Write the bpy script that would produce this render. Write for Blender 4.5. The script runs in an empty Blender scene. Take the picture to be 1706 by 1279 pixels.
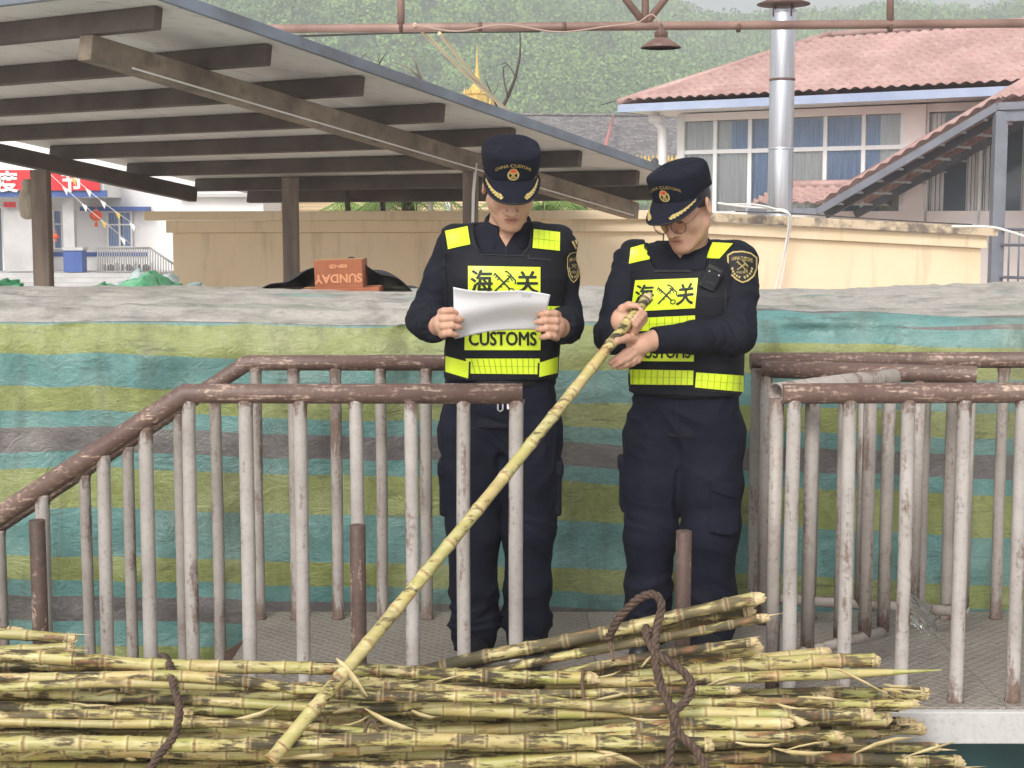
import bpy, bmesh, math, random
import numpy as np
from mathutils import Vector, Matrix
from mathutils.bvhtree import BVHTree

rad = math.radians
SC = bpy.context.scene
COL = SC.collection
rng = random.Random(7)

# ---------------------------------------------------------------- camera, world, sun, exposure
F_PX, W_PX, H_PX, HORIZON = 2600.0, 1706.0, 1279.0, 360.0
EYE = 1.48                                   # eye height above the platform floor (z = 0)
PITCH = math.atan((H_PX / 2 - HORIZON) / F_PX)
cam_d = bpy.data.cameras.new('camera'); cam = bpy.data.objects.new('camera', cam_d); COL.objects.link(cam)
cam.location = (0, 0, EYE); cam.rotation_euler = (math.pi / 2 - PITCH, 0, 0)
cam_d.sensor_width = 36; cam_d.lens = 36 * F_PX / W_PX; cam_d.clip_start = .05; cam_d.clip_end = 3000
SC.camera = cam

SUN_EL, SUN_AZ = 40, 200                     # azimuth: clockwise from +y (behind the camera, a little left)
world = bpy.data.worlds.new('World'); SC.world = world; world.use_nodes = True
wn = world.node_tree; wn.nodes.clear()
sky = wn.nodes.new('ShaderNodeTexSky'); sky.sky_type = 'NISHITA'; sky.sun_disc = False
sky.sun_elevation = rad(SUN_EL); sky.sun_rotation = rad(SUN_AZ); sky.air_density = 1.0; sky.dust_density = 4.0; sky.ozone_density = .6
hsv = wn.nodes.new('ShaderNodeHueSaturation'); hsv.inputs['Saturation'].default_value = .16
bg = wn.nodes.new('ShaderNodeBackground'); bg.inputs['Strength'].default_value = .15
wo = wn.nodes.new('ShaderNodeOutputWorld')
wn.links.new(sky.outputs[0], hsv.inputs['Color']); wn.links.new(hsv.outputs[0], bg.inputs[0]); wn.links.new(bg.outputs[0], wo.inputs[0])
sun_d = bpy.data.lights.new('sun', 'SUN'); sun_d.energy = 1.25; sun_d.angle = rad(18); sun_d.color = (1, .965, .91)
sun = bpy.data.objects.new('sun', sun_d); COL.objects.link(sun)
az, el = rad(SUN_AZ), rad(SUN_EL)
sd = Vector((math.sin(az) * math.cos(el), math.cos(az) * math.cos(el), math.sin(el)))
sun.rotation_euler = sd.to_track_quat('Z', 'Y').to_euler(); sun.location = sd * 30
SC.view_settings.view_transform = 'Standard'; SC.view_settings.look = 'None'
SC.view_settings.exposure = 0.42; SC.view_settings.gamma = 1
try: SC.view_settings.use_curve_mapping = False
except Exception: pass
SC.cycles.max_bounces = 8; SC.cycles.volume_bounces = 1; SC.cycles.transparent_max_bounces = 8
SC.cycles.use_denoising = True

cP, sP = math.cos(PITCH), math.sin(PITCH)
def P(px, py, Y):
    """world point at depth Y that lies on the sight line through photo pixel (px, py)"""
    u = (px - W_PX / 2) / F_PX; v = (H_PX / 2 - py) / F_PX
    k = Y / (cP + v * sP)
    return Vector((u * k, Y, EYE + (-sP + v * cP) * k))

# ---------------------------------------------------------------- object helpers
ORG = {}
def tag(o, label=None, cat=None, group=None, kind=None):
    if label: o['label'] = label
    if cat: o['category'] = cat
    if group: o['group'] = group
    if kind: o['kind'] = kind
    return o
def thing(name, label, cat, loc=(0, 0, 0), group=None):
    o = bpy.data.objects.new(name, None); COL.objects.link(o); o.empty_display_size = .1
    o.location = loc; ORG[o.name] = Vector(loc)
    return tag(o, label, cat, group)
def link(name, me, parent=None, loc=None, mats=None):
    o = bpy.data.objects.new(name, me); COL.objects.link(o)
    if parent is not None:
        o.parent = parent; ORG[o.name] = ORG[parent.name]
    else:
        o.location = loc if loc is not None else (0, 0, 0); ORG[o.name] = Vector(o.location)
    if mats is not None:
        for m in (mats if isinstance(mats, (list, tuple)) else [mats]): me.materials.append(m)
    return o
def copy_tree(o, parent=None):
    c = o.copy(); COL.objects.link(c); c.parent = parent
    ORG[c.name] = ORG[o.name] if parent is None else ORG[parent.name]
    for ch in list(o.children): copy_tree(ch, c)
    return c

class MB:
    """collects world-space geometry, builds ONE mesh object"""
    def __init__(s): s.v = []; s.f = []; s.sm = []
    def add(s, vs, fs, smooth=False):
        b = len(s.v); s.v += [Vector(p) for p in vs]
        for f in fs: s.f.append([b + i for i in f]); s.sm.append(smooth)
        return s
    def box(s, c, size, rot=None):
        c = Vector(c); h = Vector(size) / 2; R = rot or Matrix.Identity(3)
        vs = [c + R @ Vector((x * h.x, y * h.y, z * h.z)) for x in (-1, 1) for y in (-1, 1) for z in (-1, 1)]
        return s.add(vs, [(0, 1, 3, 2), (4, 6, 7, 5), (0, 4, 5, 1), (2, 3, 7, 6), (0, 2, 6, 4), (1, 5, 7, 3)])
    def pxbox(s, x0, y0, x1, y1, Y, depth):
        a = P(x0, y1, Y); b = P(x1, y0, Y)
        return s.box(((a.x + b.x) / 2, Y + depth / 2, (a.z + b.z) / 2), (abs(b.x - a.x), depth, abs(b.z - a.z)))
    def bar(s, a, b, w, h, up=(0, 0, 1)):
        a, b = Vector(a), Vector(b); d = b - a; L = d.length; d.normalize()
        upv = Vector(up); sx = d.cross(upv); sx.normalize(); uz = sx.cross(d)
        R = Matrix((d, sx, uz)).transposed()
        return s.box((a + b) / 2, (L, w, h), R)
    def tube(s, pts, r, n=10, caps=True, smooth=True, inner=None):
        pts = [Vector(p) for p in pts]; m = len(pts)
        rs = r if isinstance(r, (list, tuple)) else [r] * m
        vs = []; prev = None
        for i, p in enumerate(pts):
            t = (pts[min(i + 1, m - 1)] - pts[max(i - 1, 0)]).normalized()
            if prev is None:
                a = Vector((0, 0, 1)) if abs(t.z) < .9 else Vector((1, 0, 0))
                nx = t.cross(a).normalized()
            else:
                nx = (prev - t * prev.dot(t)).normalized()
            prev = nx; ny = t.cross(nx)
            k = 1.0
            if 0 < i < m - 1:
                c = (pts[i] - pts[i - 1]).normalized().dot(t); k = 1 / max(c, .5)
            for j in range(n):
                an = 2 * math.pi * j / n
                vs.append(p + (nx * math.cos(an) + ny * math.sin(an)) * rs[i] * (k if m < 5 else 1))
        fs = []
        for i in range(m - 1):
            for j in range(n):
                a = i * n + j; b = i * n + (j + 1) % n
                fs.append((a, b, b + n, a + n))
        s.add(vs, fs, smooth)
        if caps:
            b = len(s.v) - n * m
            s.f.append([b + j for j in range(n)][::-1]); s.sm.append(False)
            s.f.append([b + (m - 1) * n + j for j in range(n)]); s.sm.append(False)
        return s
    def lathe(s, prof, c, n=20, smooth=True):
        c = Vector(c); vs = []; m = len(prof)
        for (r, z) in prof:
            for j in range(n):
                a = 2 * math.pi * j / n
                vs.append(c + Vector((r * math.cos(a), r * math.sin(a), z)))
        fs = [(i * n + j, i * n + (j + 1) % n, (i + 1) * n + (j + 1) % n, (i + 1) * n + j) for i in range(m - 1) for j in range(n)]
        fs.append(tuple(range(n))[::-1]); fs.append(tuple((m - 1) * n + j for j in range(n)))
        return s.add(vs, fs, smooth)
    def grid(s, fn, nu, nv, smooth=True):
        vs = [fn(i / nu, j / nv) for j in range(nv + 1) for i in range(nu + 1)]
        fs = [(j * (nu + 1) + i, j * (nu + 1) + i + 1, (j + 1) * (nu + 1) + i + 1, (j + 1) * (nu + 1) + i) for j in range(nv) for i in range(nu)]
        return s.add(vs, fs, smooth)
    def build(s, name, mat, parent=None, loc=None, bevel=0, solid=0, fixn=True):
        org = ORG[parent.name] if parent is not None else Vector(loc if loc is not None else (0, 0, 0))
        me = bpy.data.meshes.new(name)
        me.from_pydata([p - org for p in s.v], [], s.f)
        me.polygons.foreach_set('use_smooth', s.sm)
        if fixn:
            bm = bmesh.new(); bm.from_mesh(me); bmesh.ops.recalc_face_normals(bm, faces=bm.faces); bm.to_mesh(me); bm.free()
        o = link(name, me, parent, loc, mat)
        if solid:
            md = o.modifiers.new('solid', 'SOLIDIFY'); md.thickness = solid; md.offset = 0
        if bevel:
            md = o.modifiers.new('bevel', 'BEVEL'); md.width = bevel; md.segments = 2; md.limit_method = 'ANGLE'
        return o

# ---------------------------------------------------------------- material helpers
def lin(r, g, b):
    return tuple(((c / 255) / 12.92 if c / 255 <= .04045 else ((c / 255 + .055) / 1.055) ** 2.4) for c in (r, g, b)) + (1,)
class Mat:
    def __init__(s, name, rough=.6, metal=0.0, spec=None):
        s.m = bpy.data.materials.new(name); s.m.use_nodes = True; s.t = s.m.node_tree
        s.b = s.t.nodes['Principled BSDF']; s.b.inputs['Roughness'].default_value = rough; s.b.inputs['Metallic'].default_value = metal
        if spec is not None: s.b.inputs['Specular IOR Level'].default_value = spec
    def n(s, ty, **kw):
        nd = s.t.nodes.new('ShaderNode' + ty)
        for k, v in kw.items(): setattr(nd, k, v)
        return nd
    def put(s, sock, val):
        if hasattr(val, 'is_output') or isinstance(val, bpy.types.NodeSocket): s.t.links.new(val, sock)
        else: sock.default_value = val
    def vec(s, scale=(1, 1, 1), kind='Object', rnd=True):
        tc = s.n('TexCoord'); mp = s.n('Mapping'); mp.inputs['Scale'].default_value = scale
        s.t.links.new(tc.outputs[kind], mp.inputs['Vector'])
        if rnd:
            oi = s.n('ObjectInfo'); mu = s.n('Math', operation='MULTIPLY'); mu.inputs[1].default_value = 37.0
            s.t.links.new(oi.outputs['Random'], mu.inputs[0])
            cb = s.n('CombineXYZ')
            for i in range(3): s.t.links.new(mu.outputs[0], cb.inputs[i])
            s.t.links.new(cb.outputs[0], mp.inputs['Location'])
        return mp.outputs[0]
    def noise(s, vec, scale=5, detail=5, rough=.55, dist=0):
        nd = s.n('TexNoise'); nd.inputs['Scale'].default_value = scale; nd.inputs['Detail'].default_value = detail
        nd.inputs['Roughness'].default_value = rough; nd.inputs['Distortion'].default_value = dist
        s.t.links.new(vec, nd.inputs['Vector']); return nd.outputs[0]
    def vor(s, vec, scale=5, feature='F1', out='Distance'):
        nd = s.n('TexVoronoi', feature=feature); nd.inputs['Scale'].default_value = scale
        s.t.links.new(vec, nd.inputs['Vector']); return nd.outputs[out]
    def ramp(s, fac, stops, interp='LINEAR'):
        nd = s.n('ValToRGB'); cr = nd.color_ramp; cr.interpolation = interp
        while len(cr.elements) < len(stops): cr.elements.new(.5)
        for e, (p, c) in zip(cr.elements, stops):
            e.position = p; e.color = c if len(c) == 4 else tuple(c) + (1,)
        s.t.links.new(fac, nd.inputs[0]); return nd.outputs[0]
    def mask(s, fac, a, b): return s.ramp(fac, [(a, (0, 0, 0, 1)), (b, (1, 1, 1, 1))])
    def mix(s, fac, a, b, blend='MIX'):
        nd = s.n('Mix', data_type='RGBA', blend_type=blend)
        s.put(nd.inputs[0], fac); s.put(nd.inputs[6], a); s.put(nd.inputs[7], b); return nd.outputs[2]
    def math(s, op, a, b=0.0):
        nd = s.n('Math', operation=op); s.put(nd.inputs[0], a); s.put(nd.inputs[1], b); return nd.outputs[0]
    def attr(s, name, out='Fac'):
        nd = s.n('Attribute'); nd.attribute_name = name; return nd.outputs[out]
    def orand(s): return s.n('ObjectInfo').outputs['Random']
    def color(s, c): s.put(s.b.inputs['Base Color'], c); return s
    def rough(s, c): s.put(s.b.inputs['Roughness'], c); return s
    def bump(s, h, strength=.3, dist=.01):
        nd = s.n('Bump'); nd.inputs['Strength'].default_value = strength; nd.inputs['Distance'].default_value = dist
        s.t.links.new(h, nd.inputs['Height']); s.t.links.new(nd.outputs[0], s.b.inputs['Normal']); return s

def simple(name, c1, c2=None, scale=6, rough=.6, bump=.15, bdist=.004, stretch=(1, 1, 1), lo=.35, hi=.65, metal=0, spec=None, detail=6):
    m = Mat(name, rough, metal, spec); v = m.vec(stretch); nz = m.noise(v, scale, detail)
    m.color(m.ramp(nz, [(lo, c1), (hi, c2 or c1)]))
    if bump: m.bump(m.noise(v, scale * 4, 4), bump, bdist)
    return m.m

def peel(name, paint, paint2, rust, cover=.60, streak=(7, 7, 1.2), rough=.55, joints=0.0):
    """paint worn off to rust in patches and vertical streaks"""
    m = Mat(name, rough)
    v = m.vec((1, 1, 1)); vs = m.vec(streak)
    big = m.noise(v, 5, 6, .6); st = m.noise(vs, 3.2, 7, .68); fine = m.noise(v, 70, 4, .6)
    pc = m.mix(m.mask(big, .3, .7), paint, paint2)
    pc = m.mix(m.math('MULTIPLY', m.mask(fine, .5, .75), .25), pc, rust)
    s = m.math('ADD', m.math('MULTIPLY', st, .62), m.math('MULTIPLY', fine, .22)); s = m.math('ADD', s, m.math('MULTIPLY', big, .16))
    if joints:
        gz = m.n('SeparateXYZ'); tc = m.n('TexCoord'); m.t.links.new(tc.outputs['Generated'], gz.inputs[0]); zz = gz.outputs[2]
        jt = m.math('ADD', m.mask(zz, .93, 1.0), m.ramp(zz, [(0, (1, 1, 1, 1)), (.10, (0, 0, 0, 1))])); s = m.math('ADD', s, m.math('MULTIPLY', jt, joints))
    k = m.mask(s, cover - .03, cover + .045)
    rc = m.mix(m.mask(fine, .35, .65), rust, tuple(c * 1.9 for c in rust[:3]) + (1,))
    m.color(m.mix(k, pc, rc)); m.bump(m.math('SUBTRACT', m.math('MULTIPLY', fine, .4), k), .35, .002)
    m.rough(m.math('ADD', m.math('MULTIPLY', k, .25), rough)); return m.m

# ---------------------------------------------------------------- vector noise on numpy arrays
_lat = np.random.RandomState(3).rand(64, 64, 64).astype(np.float32)
def vn(p, scale=1.0, seed=0):
    q = np.asarray(p, np.float64) * scale + seed * 17.31 + 400
    i = np.floor(q).astype(int); f = q - i; f = f * f * (3 - 2 * f)
    r = 0
    for dx in (0, 1):
        for dy in (0, 1):
            for dz in (0, 1):
                w = (f[..., 0] if dx else 1 - f[..., 0]) * (f[..., 1] if dy else 1 - f[..., 1]) * (f[..., 2] if dz else 1 - f[..., 2])
                r = r + w * _lat[(i[..., 0] + dx) % 64, (i[..., 1] + dy) % 64, (i[..., 2] + dz) % 64]
    return r * 2 - 1
def fbm(p, scale=1.0, seed=0, oct=4):
    r = 0; a = 1.0; tot = 0
    for k in range(oct):
        r = r + a * vn(p, scale * 2 ** k, seed + k); tot += a; a *= .5
    return r / tot
def np_mesh(name, V, Fq, mat, parent=None, loc=None, smooth=True, world=True):
    org = ORG[parent.name] if parent is not None else Vector(loc if loc is not None else (0, 0, 0))
    V = np.asarray(V, np.float64) - (np.array(org) if world else 0)
    Fq = np.asarray(Fq); k = Fq.shape[1]; me = bpy.data.meshes.new(name)
    me.vertices.add(len(V)); me.vertices.foreach_set('co', V.astype(np.float32).ravel())
    me.loops.add(Fq.size); me.loops.foreach_set('vertex_index', Fq.astype(np.int32).ravel())
    me.polygons.add(len(Fq)); me.polygons.foreach_set('loop_start', np.arange(0, Fq.size, k, dtype=np.int32))
    me.polygons.foreach_set('loop_total', np.full(len(Fq), k, dtype=np.int32))
    me.polygons.foreach_set('use_smooth', np.full(len(Fq), smooth, dtype=bool))
    me.update(calc_edges=True); me.validate()
    return link(name, me, parent, loc, mat)
def grid_faces(nu, nv):
    j, i = np.mgrid[0:nv, 0:nu]; a = (j * (nu + 1) + i).ravel()
    return np.stack([a, a + 1, a + nu + 2, a + nu + 1], 1)
def set_attr(o, name, arr):
    at = o.data.attributes.new(name, 'FLOAT', 'POINT'); at.data.foreach_set('value', np.asarray(arr, np.float32))
def text_mesh(body, size=1.0, bold=0.0, align='CENTER'):
    c = bpy.data.curves.new('txt', 'FONT'); c.body = body; c.size = size; c.offset = bold; c.align_x = align; c.resolution_u = 3
    o = bpy.data.objects.new('txt', c); COL.objects.link(o)
    bpy.context.view_layer.update(); dg = bpy.context.evaluated_depsgraph_get()
    me = bpy.data.meshes.new_from_object(o.evaluated_get(dg))
    V = [v.co.copy() for v in me.vertices]; Fc = [list(p.vertices) for p in me.polygons]
    bpy.data.objects.remove(o); bpy.data.curves.remove(c); bpy.data.meshes.remove(me)
    return V, Fc
def text_on(name, body, size, origin, ux, uz, mat, parent, bold=0.0, thick=.0):
    """flat lettering: ux, uz are the text's x and up directions"""
    V, Fc = text_mesh(body, size, bold); ux, uz = Vector(ux).normalized(), Vector(uz).normalized(); o = Vector(origin)
    mb = MB(); mb.add([o + ux * p.x + uz * p.y for p in V], Fc); return mb.build(name, mat, parent, fixn=False)
# ================================================================ materials of the setting
m_ground = simple('concrete_ground', lin(176, 170, 160), lin(196, 190, 180), 1.2, .85, .3, .01)
m_white_peel = peel('white_paint_peeling', lin(182, 176, 171), lin(152, 145, 139), lin(92, 74, 66), .570, joints=.12)
m_white_peel2 = peel('white_paint_worn', lin(168, 160, 153), lin(140, 132, 125), lin(94, 78, 70), .555, joints=.12)
m_rail = peel('brown_rail_paint', lin(92, 70, 63), lin(116, 94, 85), lin(146, 126, 112), .555, (3, 26, 26), .5)
m_stake = peel('rusty_stake', lin(76, 60, 54), lin(92, 72, 64), lin(140, 122, 110), .585)
m_beamwhite = peel('white_beam_paint', lin(200, 198, 196), lin(176, 174, 172), lin(120, 86, 66), .62, (2, 2, 2))

def make_plate():
    m = Mat('checker_plate', .5, .25)
    v = m.vec((1, 1, 1)); nz = m.noise(v, 3, 7, .65); nf = m.noise(v, 60, 3)
    base = m.mix(m.mask(nz, .3, .7), lin(134, 124, 116), lin(164, 154, 145))
    base = m.mix(m.math('MULTIPLY', m.mask(nf, .5, .7), .4), base, lin(84, 74, 68))
    m.color(base)
    w1 = m.n('TexWave', wave_type='BANDS', bands_direction='DIAGONAL'); w1.inputs['Scale'].default_value = 14; m.t.links.new(m.vec((1, 1, 1), rnd=False), w1.inputs['Vector'])
    w2 = m.n('TexWave', wave_type='BANDS', bands_direction='DIAGONAL'); w2.inputs['Scale'].default_value = 14; m.t.links.new(m.vec((-1, 1, 1), rnd=False), w2.inputs['Vector'])
    h = m.math('MAXIMUM', m.mask(w1.outputs[0], .6, .9), m.mask(w2.outputs[0], .6, .9))
    m.color(m.mix(m.math('MULTIPLY', h, .35), base, lin(186, 176, 166))); m.bump(h, .9, .005); return m.m
m_plate = make_plate()

# ================================================================ ground, platform, stairs
GZ = -1.2
mb = MB(); mb.grid(lambda a, b: Vector((-420 + 840 * a, -60 + 820 * b, GZ)), 8, 8); tag(mb.build('ground', m_ground), kind='structure')
FY, RY = 4.66, 5.65            # depth of the front and the rear railing
PL = -.94                      # left edge of the platform
plat = thing('raised_platform', 'grey checker plate loading platform the two officers stand on', 'platform', (1.0, 5.15, GZ))
mb = MB()
for i in range(4):
    x0 = PL + i * 1.22; mb = MB(); mb.box((x0 + .61, (FY + RY) / 2 + .02, -.012), (1.2185, RY - FY + .16, .024)); mb.build('floor_plate', m_plate, plat, bevel=.002)
MB().box((PL + 2.44, FY - .085, -.052), (4.9, .03, .1)).build('front_beam', m_beamwhite, plat, bevel=.004)
MB().box((PL + 2.44, RY + .12, -.06), (4.9, .03, .1)).build('rear_beam', m_beamwhite, plat, bevel=.004)
for x in (PL + .1, PL + 1.6, PL + 3.2, PL + 4.7):
    for y in (FY - .03, RY + .05):
        MB().box((x, y, (GZ - .024) / 2 - .012), (.08, .08, -GZ - .026)).build('leg', m_stake, plat)
for k in range(5):
    x = PL - .14 - k * .27; z = -.2 - .19 * k
    MB().box((x, (FY + RY) / 2, z), (.265, RY - FY, .03)).build('stair_tread', m_plate, plat)
for y in (FY + .0, RY - .0):
    MB().bar((PL - .02, y, -.13), (PL - 1.45, y, -1.13), .03, .12).build('stair_stringer', m_stake, plat)

# dark sheet hanging under the platform front
m_under = Mat('teal_sheet', .55)
v = m_under.vec((1, 1, 1)); m_under.color(m_under.ramp(m_under.noise(v, 3, 5), [(.35, lin(30, 66, 68)), (.65, lin(48, 92, 92))])); m_under = m_under.m
Vv = []; nu, nv = 90, 24
for j in range(nv + 1):
    for i in range(nu + 1):
        x = -.9 + 4.8 * i / nu; z = -.12 - 1.08 * j / nv
        Vv.append((x, FY + .12 + .03 * math.sin(x * 9 + 2 * math.sin(z * 3)) * (j / nv), z))
o = np_mesh('under_platform_sheet', Vv, grid_faces(nu, nv), m_under, loc=(1.5, FY + .1, -1.2))
tag(o, 'dark teal sheet hanging beneath the platform front beam', 'sheet')

# ================================================================ railings
RZ, RR, PR = .95, .031, .0212
def post(mb_parent, px, Y, ztop, zbot, mat, r=PR, py=900):
    X = P(px, py, Y).x
    q = MB(); lx = rng.uniform(-.0035, .0035); r = r * rng.uniform(.96, 1.05); q.tube([(X, Y, zbot), (X, Y, zbot + .006), (X + lx * .1, Y, zbot + .014), (X + lx, Y + lx * .5, (zbot + ztop) / 2), (X, Y, ztop - .022), (X, Y, ztop - .010), (X, Y, ztop)], [r * 1.22, r * 1.14, r, r, r, r * 1.12, r * 1.2], 16); q.build('baluster', mat, mb_parent)
    return X
# front left
r1 = thing('front_railing', 'front railing left of the gap, brown handrail sloping down to the left', 'railing', (PL + .3, FY, 0))
a = P(310, 655, FY); b = P(0, 858, FY); sl = (b.z - a.z) / (b.x - a.x)
kx = a.x; ex = kx - 1.3; endx = P(866, 655, FY).x
MB().tube([(ex, FY, RZ + sl * (ex - kx)), (kx, FY, RZ), (endx + .008, FY, RZ)], RR, 20).build('handrail', m_rail, r1)
for px in (-390, -250, -150, -50, 72, 176, 247, 319, 413, 503, 595, 686, 773, 860):
    X = P(px, 900, FY).x; zt = RZ - RR * .6 + (sl * (X - kx) if X < kx else 0); zb = 0 if X > PL else max(sl * (X - PL) - .25, GZ)
    post(r1, px, FY, zt, zb, m_white_peel)
# rear left
r2 = thing('rear_railing', 'rear railing behind the left railing, against the striped tarpaulin', 'railing', (PL + .3, RY, 0))
kx2 = P(412, 602, RY).x; ex = kx2 - 1.3; endx = P(800, 602, RY).x
MB().tube([(ex, RY, RZ + sl * (ex - kx2)), (kx2, RY, RZ), (endx, RY, RZ)], RR * .95, 20).build('handrail', m_rail, r2)
for px in (-180, -80, 0, 75, 144, 217, 302, 363, 431, 493, 562, 636, 711, 790):
    X = P(px, 900, RY).x; zt = RZ - RR * .6 + (sl * (X - kx2) if X < kx2 else 0); zb = 0 if X > PL else max(sl * (X - PL) - .25, GZ)
    post(r2, px, RY, zt, zb, m_white_peel2)
# front right
r3 = thing('front_railing', 'front railing right of the gap, straight grey-brown handrail', 'railing', (1.4, FY, 0))
x0 = P(1304, 645, FY).x
MB().tube([(x0, FY, RZ), (3.9, FY, RZ + .012)], RR, 20).build('handrail', m_rail, r3)
for k, px in enumerate((1319, 1410, 1507, 1600, 1696, 1790, 1885)): post(r3, px, FY, RZ - .018, 0, m_white_peel)
# rear right
r4 = thing('rear_railing', 'rear railing right of the gap, against the striped tarpaulin', 'railing', (1.6, RY, 0))
x0 = P(1250, 602, RY).x
MB().tube([(x0, RY, RZ + .008), (3.9, RY, RZ + .016)], RR * .95, 20).build('handrail', m_rail, r4)
for px in (1257, 1352, 1444, 1535, 1580, 1663, 1750, 1840): post(r4, px, RY, RZ - .018, 0, m_white_peel2)
# two open gate leaves between them
def open_pipe(mbx, a, b, r, wall=.004, n=22):
    a, b = Vector(a), Vector(b); d = (b - a).normalized(); sx = d.cross(Vector((0, 0, 1))).normalized(); uz = sx.cross(d)
    vs = []
    for (p, rr) in ((b, r), (a, r), (a, r - wall), (b, r - wall)):
        vs += [p + (sx * math.cos(2 * math.pi * j / n) + uz * math.sin(2 * math.pi * j / n)) * rr for j in range(n)]
    fs = [(i * n + j, i * n + (j + 1) % n, (i + 1) * n + (j + 1) % n, (i + 1) * n + j) for i in range(3) for j in range(n)]
    mbx.add(vs, fs, True); return mbx
def gate(label, A, B, ts, mat_rail, zb, lo):
    A, B = Vector(A), Vector(B); g = thing('gate_leaf', label, 'gate', (A.x, A.y, 0))
    open_pipe(MB(), A, B, RR).build('top_rail', mat_rail, g, fixn=False)
    MB().tube([(A.x, A.y, zb), (B.x, B.y, zb)], .02, 14).build('bottom_rail', m_white_peel2, g)
    for t in ts:
        c = A.lerp(B, t); MB().tube([(c.x, c.y, lo if t in (ts[0],) else zb), (c.x, c.y, c.z - .018)], PR, 14).build('baluster', m_white_peel2, g)
    return g
aA = P(1292, 645, FY + .02); aB = P(1488, 622, 5.04)
gate('open gate leaf whose pipe end faces the camera', (aA.x, aA.y, RZ), (aB.x, aB.y, RZ + .01), (.015, .3, .58, .8, .97), m_white_peel2, .12, .0)
bA = P(1258, 608, 5.62); bB = P(1628, 605, 5.36)
gate('open gate leaf swung along the rear right railing', (bA.x + .02, bA.y - .05, RZ - .015), (bB.x, bB.y, RZ - .015), (.02, .25, .49, .74, .97), m_rail, .1, .0)
# crumpled clear bag tied to a baluster
m_bag = Mat('clear_plastic', .12); m_bag.b.inputs['Transmission Weight'].default_value = .97; m_bag.b.inputs['Base Color'].default_value = (.9, .9, .9, 1); m_bag.b.inputs['IOR'].default_value = 1.15; m_bag = m_bag.m
c = P(1535, 1030, 5.0); g = MB()
def bagf(a, b):
    th = a * 2 * math.pi; w = .010 + .034 * math.sin(min(b * 1.15, 1) * math.pi * .9) ** .8
    n_ = .25 * math.sin(th * 5 + b * 9) + .2 * math.sin(th * 3 - b * 14)
    return c + Vector((-.045 + .075 * b + math.cos(th) * w * (1 + n_), math.sin(th) * w * .6 * (1 + n_), .07 - .12 * b + .012 * math.sin(th * 4 + b * 6)))
g.grid(bagf, 26, 14); o = g.build('plastic_bag', m_bag, loc=tuple(c)); tag(o, 'crumpled clear plastic bag hanging low between the right railings', 'bag')

# ================================================================ striped tarpaulin over the load
GREEN, TEAL, GREY, PALE = lin(140, 148, 86), lin(100, 144, 140), lin(108, 102, 102), lin(186, 174, 150)
TY = 5.98
def zpx(py): return P(100, py, TY).z
edges = [(1300, TEAL), (1160, GREY), (1112, GREEN), (1070, TEAL), (1040, GREY), (1022, PALE), (1018, GREY), (1000, TEAL), (974, GREEN), (925, TEAL), (847, GREEN), (791, TEAL), (762, GREY), (744, PALE), (740, GREY), (722, TEAL), (695, GREEN), (645, TEAL), (592, GREEN), (546, GREY)]
ztop = zpx(546); LEN = 8.0; Z0 = -1.3           # stripe coordinate: metres along the sheet from the ground up and over
stops = []
for py, c in edges: stops.append(((zpx(py) - Z0) / LEN, c))
stops[0] = (0, stops[0][1])
t = (ztop - Z0)
G2 = lin(176, 170, 162)
stops[-1] = (stops[-1][0], TEAL)
for d, c in ((.062, GREY), (.11, G2), (.30, lin(150, 150, 140)), (.36, G2), (.9, lin(140, 160, 150)), (.98, G2)): stops.append(((t + d) / LEN, c))
mt = Mat('striped_tarpaulin', .42)
st = mt.attr('stripe'); v = mt.vec((1, 1, 1), rnd=False)
wob = mt.math('MULTIPLY', mt.math('SUBTRACT', mt.noise(v, 3, 3), .5), .004)
base = mt.ramp(mt.math('ADD', mt.math('DIVIDE', st, LEN), mt.math('MULTIPLY', wob, .35)), stops, 'CONSTANT')
big = mt.noise(v, 1.7, 7, .62); streak = mt.noise(mt.vec((5, 5, .7), rnd=False), 1.6, 6, .6); fine = mt.noise(mt.vec((30, 30, 160), rnd=False), 1.0, 3)
base = mt.mix(mt.math('MULTIPLY', mt.mask(big, .45, .75), .26), base, lin(196, 190, 168))
base = mt.mix(mt.math('MULTIPLY', mt.mask(streak, .50, .70), .48), base, lin(74, 72, 56))
spk = mt.noise(v, 26, 6, .7); base = mt.mix(mt.math('MULTIPLY', mt.mask(spk, .56, .70), .38), base, lin(70, 74, 62)); base = mt.mix(mt.math('MULTIPLY', mt.mask(mt.noise(mt.vec((1.2, 1.2, 9), rnd=False), 2.2, 6, .7), .60, .66), .45), base, lin(52, 56, 48))
base = mt.mix(mt.math('MULTIPLY', mt.mask(fine, .4, .7), .22), base, lin(60, 70, 62))
wv = mt.noise(mt.vec((3.2, 9, 5), rnd=False), 3.0, 6, .62, .9); cre = mt.math('ABSOLUTE', mt.math('SUBTRACT', wv, .5)); cre = mt.math('POWER', mt.math('MULTIPLY', cre, 4.0), .5)
cre2 = mt.math('ABSOLUTE', mt.math('SUBTRACT', mt.noise(mt.vec((9, 30, 6), rnd=False), 2.0, 4, .6, 1.2), .5))
mt.color(base); mt.bump(mt.math('ADD', mt.math('ADD', mt.math('MULTIPLY', cre, -.9), mt.math('MULTIPLY', cre2, -1.4)), mt.math('ADD', mt.math('MULTIPLY', mt.noise(v, 30, 5, .65), .3), mt.math('MULTIPLY', fine, .16))), .28, .018)
m_tarp = mt.m
nu, nf, nt = 420, 110, 120
xs = np.linspace(-4.2, 4.6, nu + 1)
rows = []; sv = []
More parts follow.
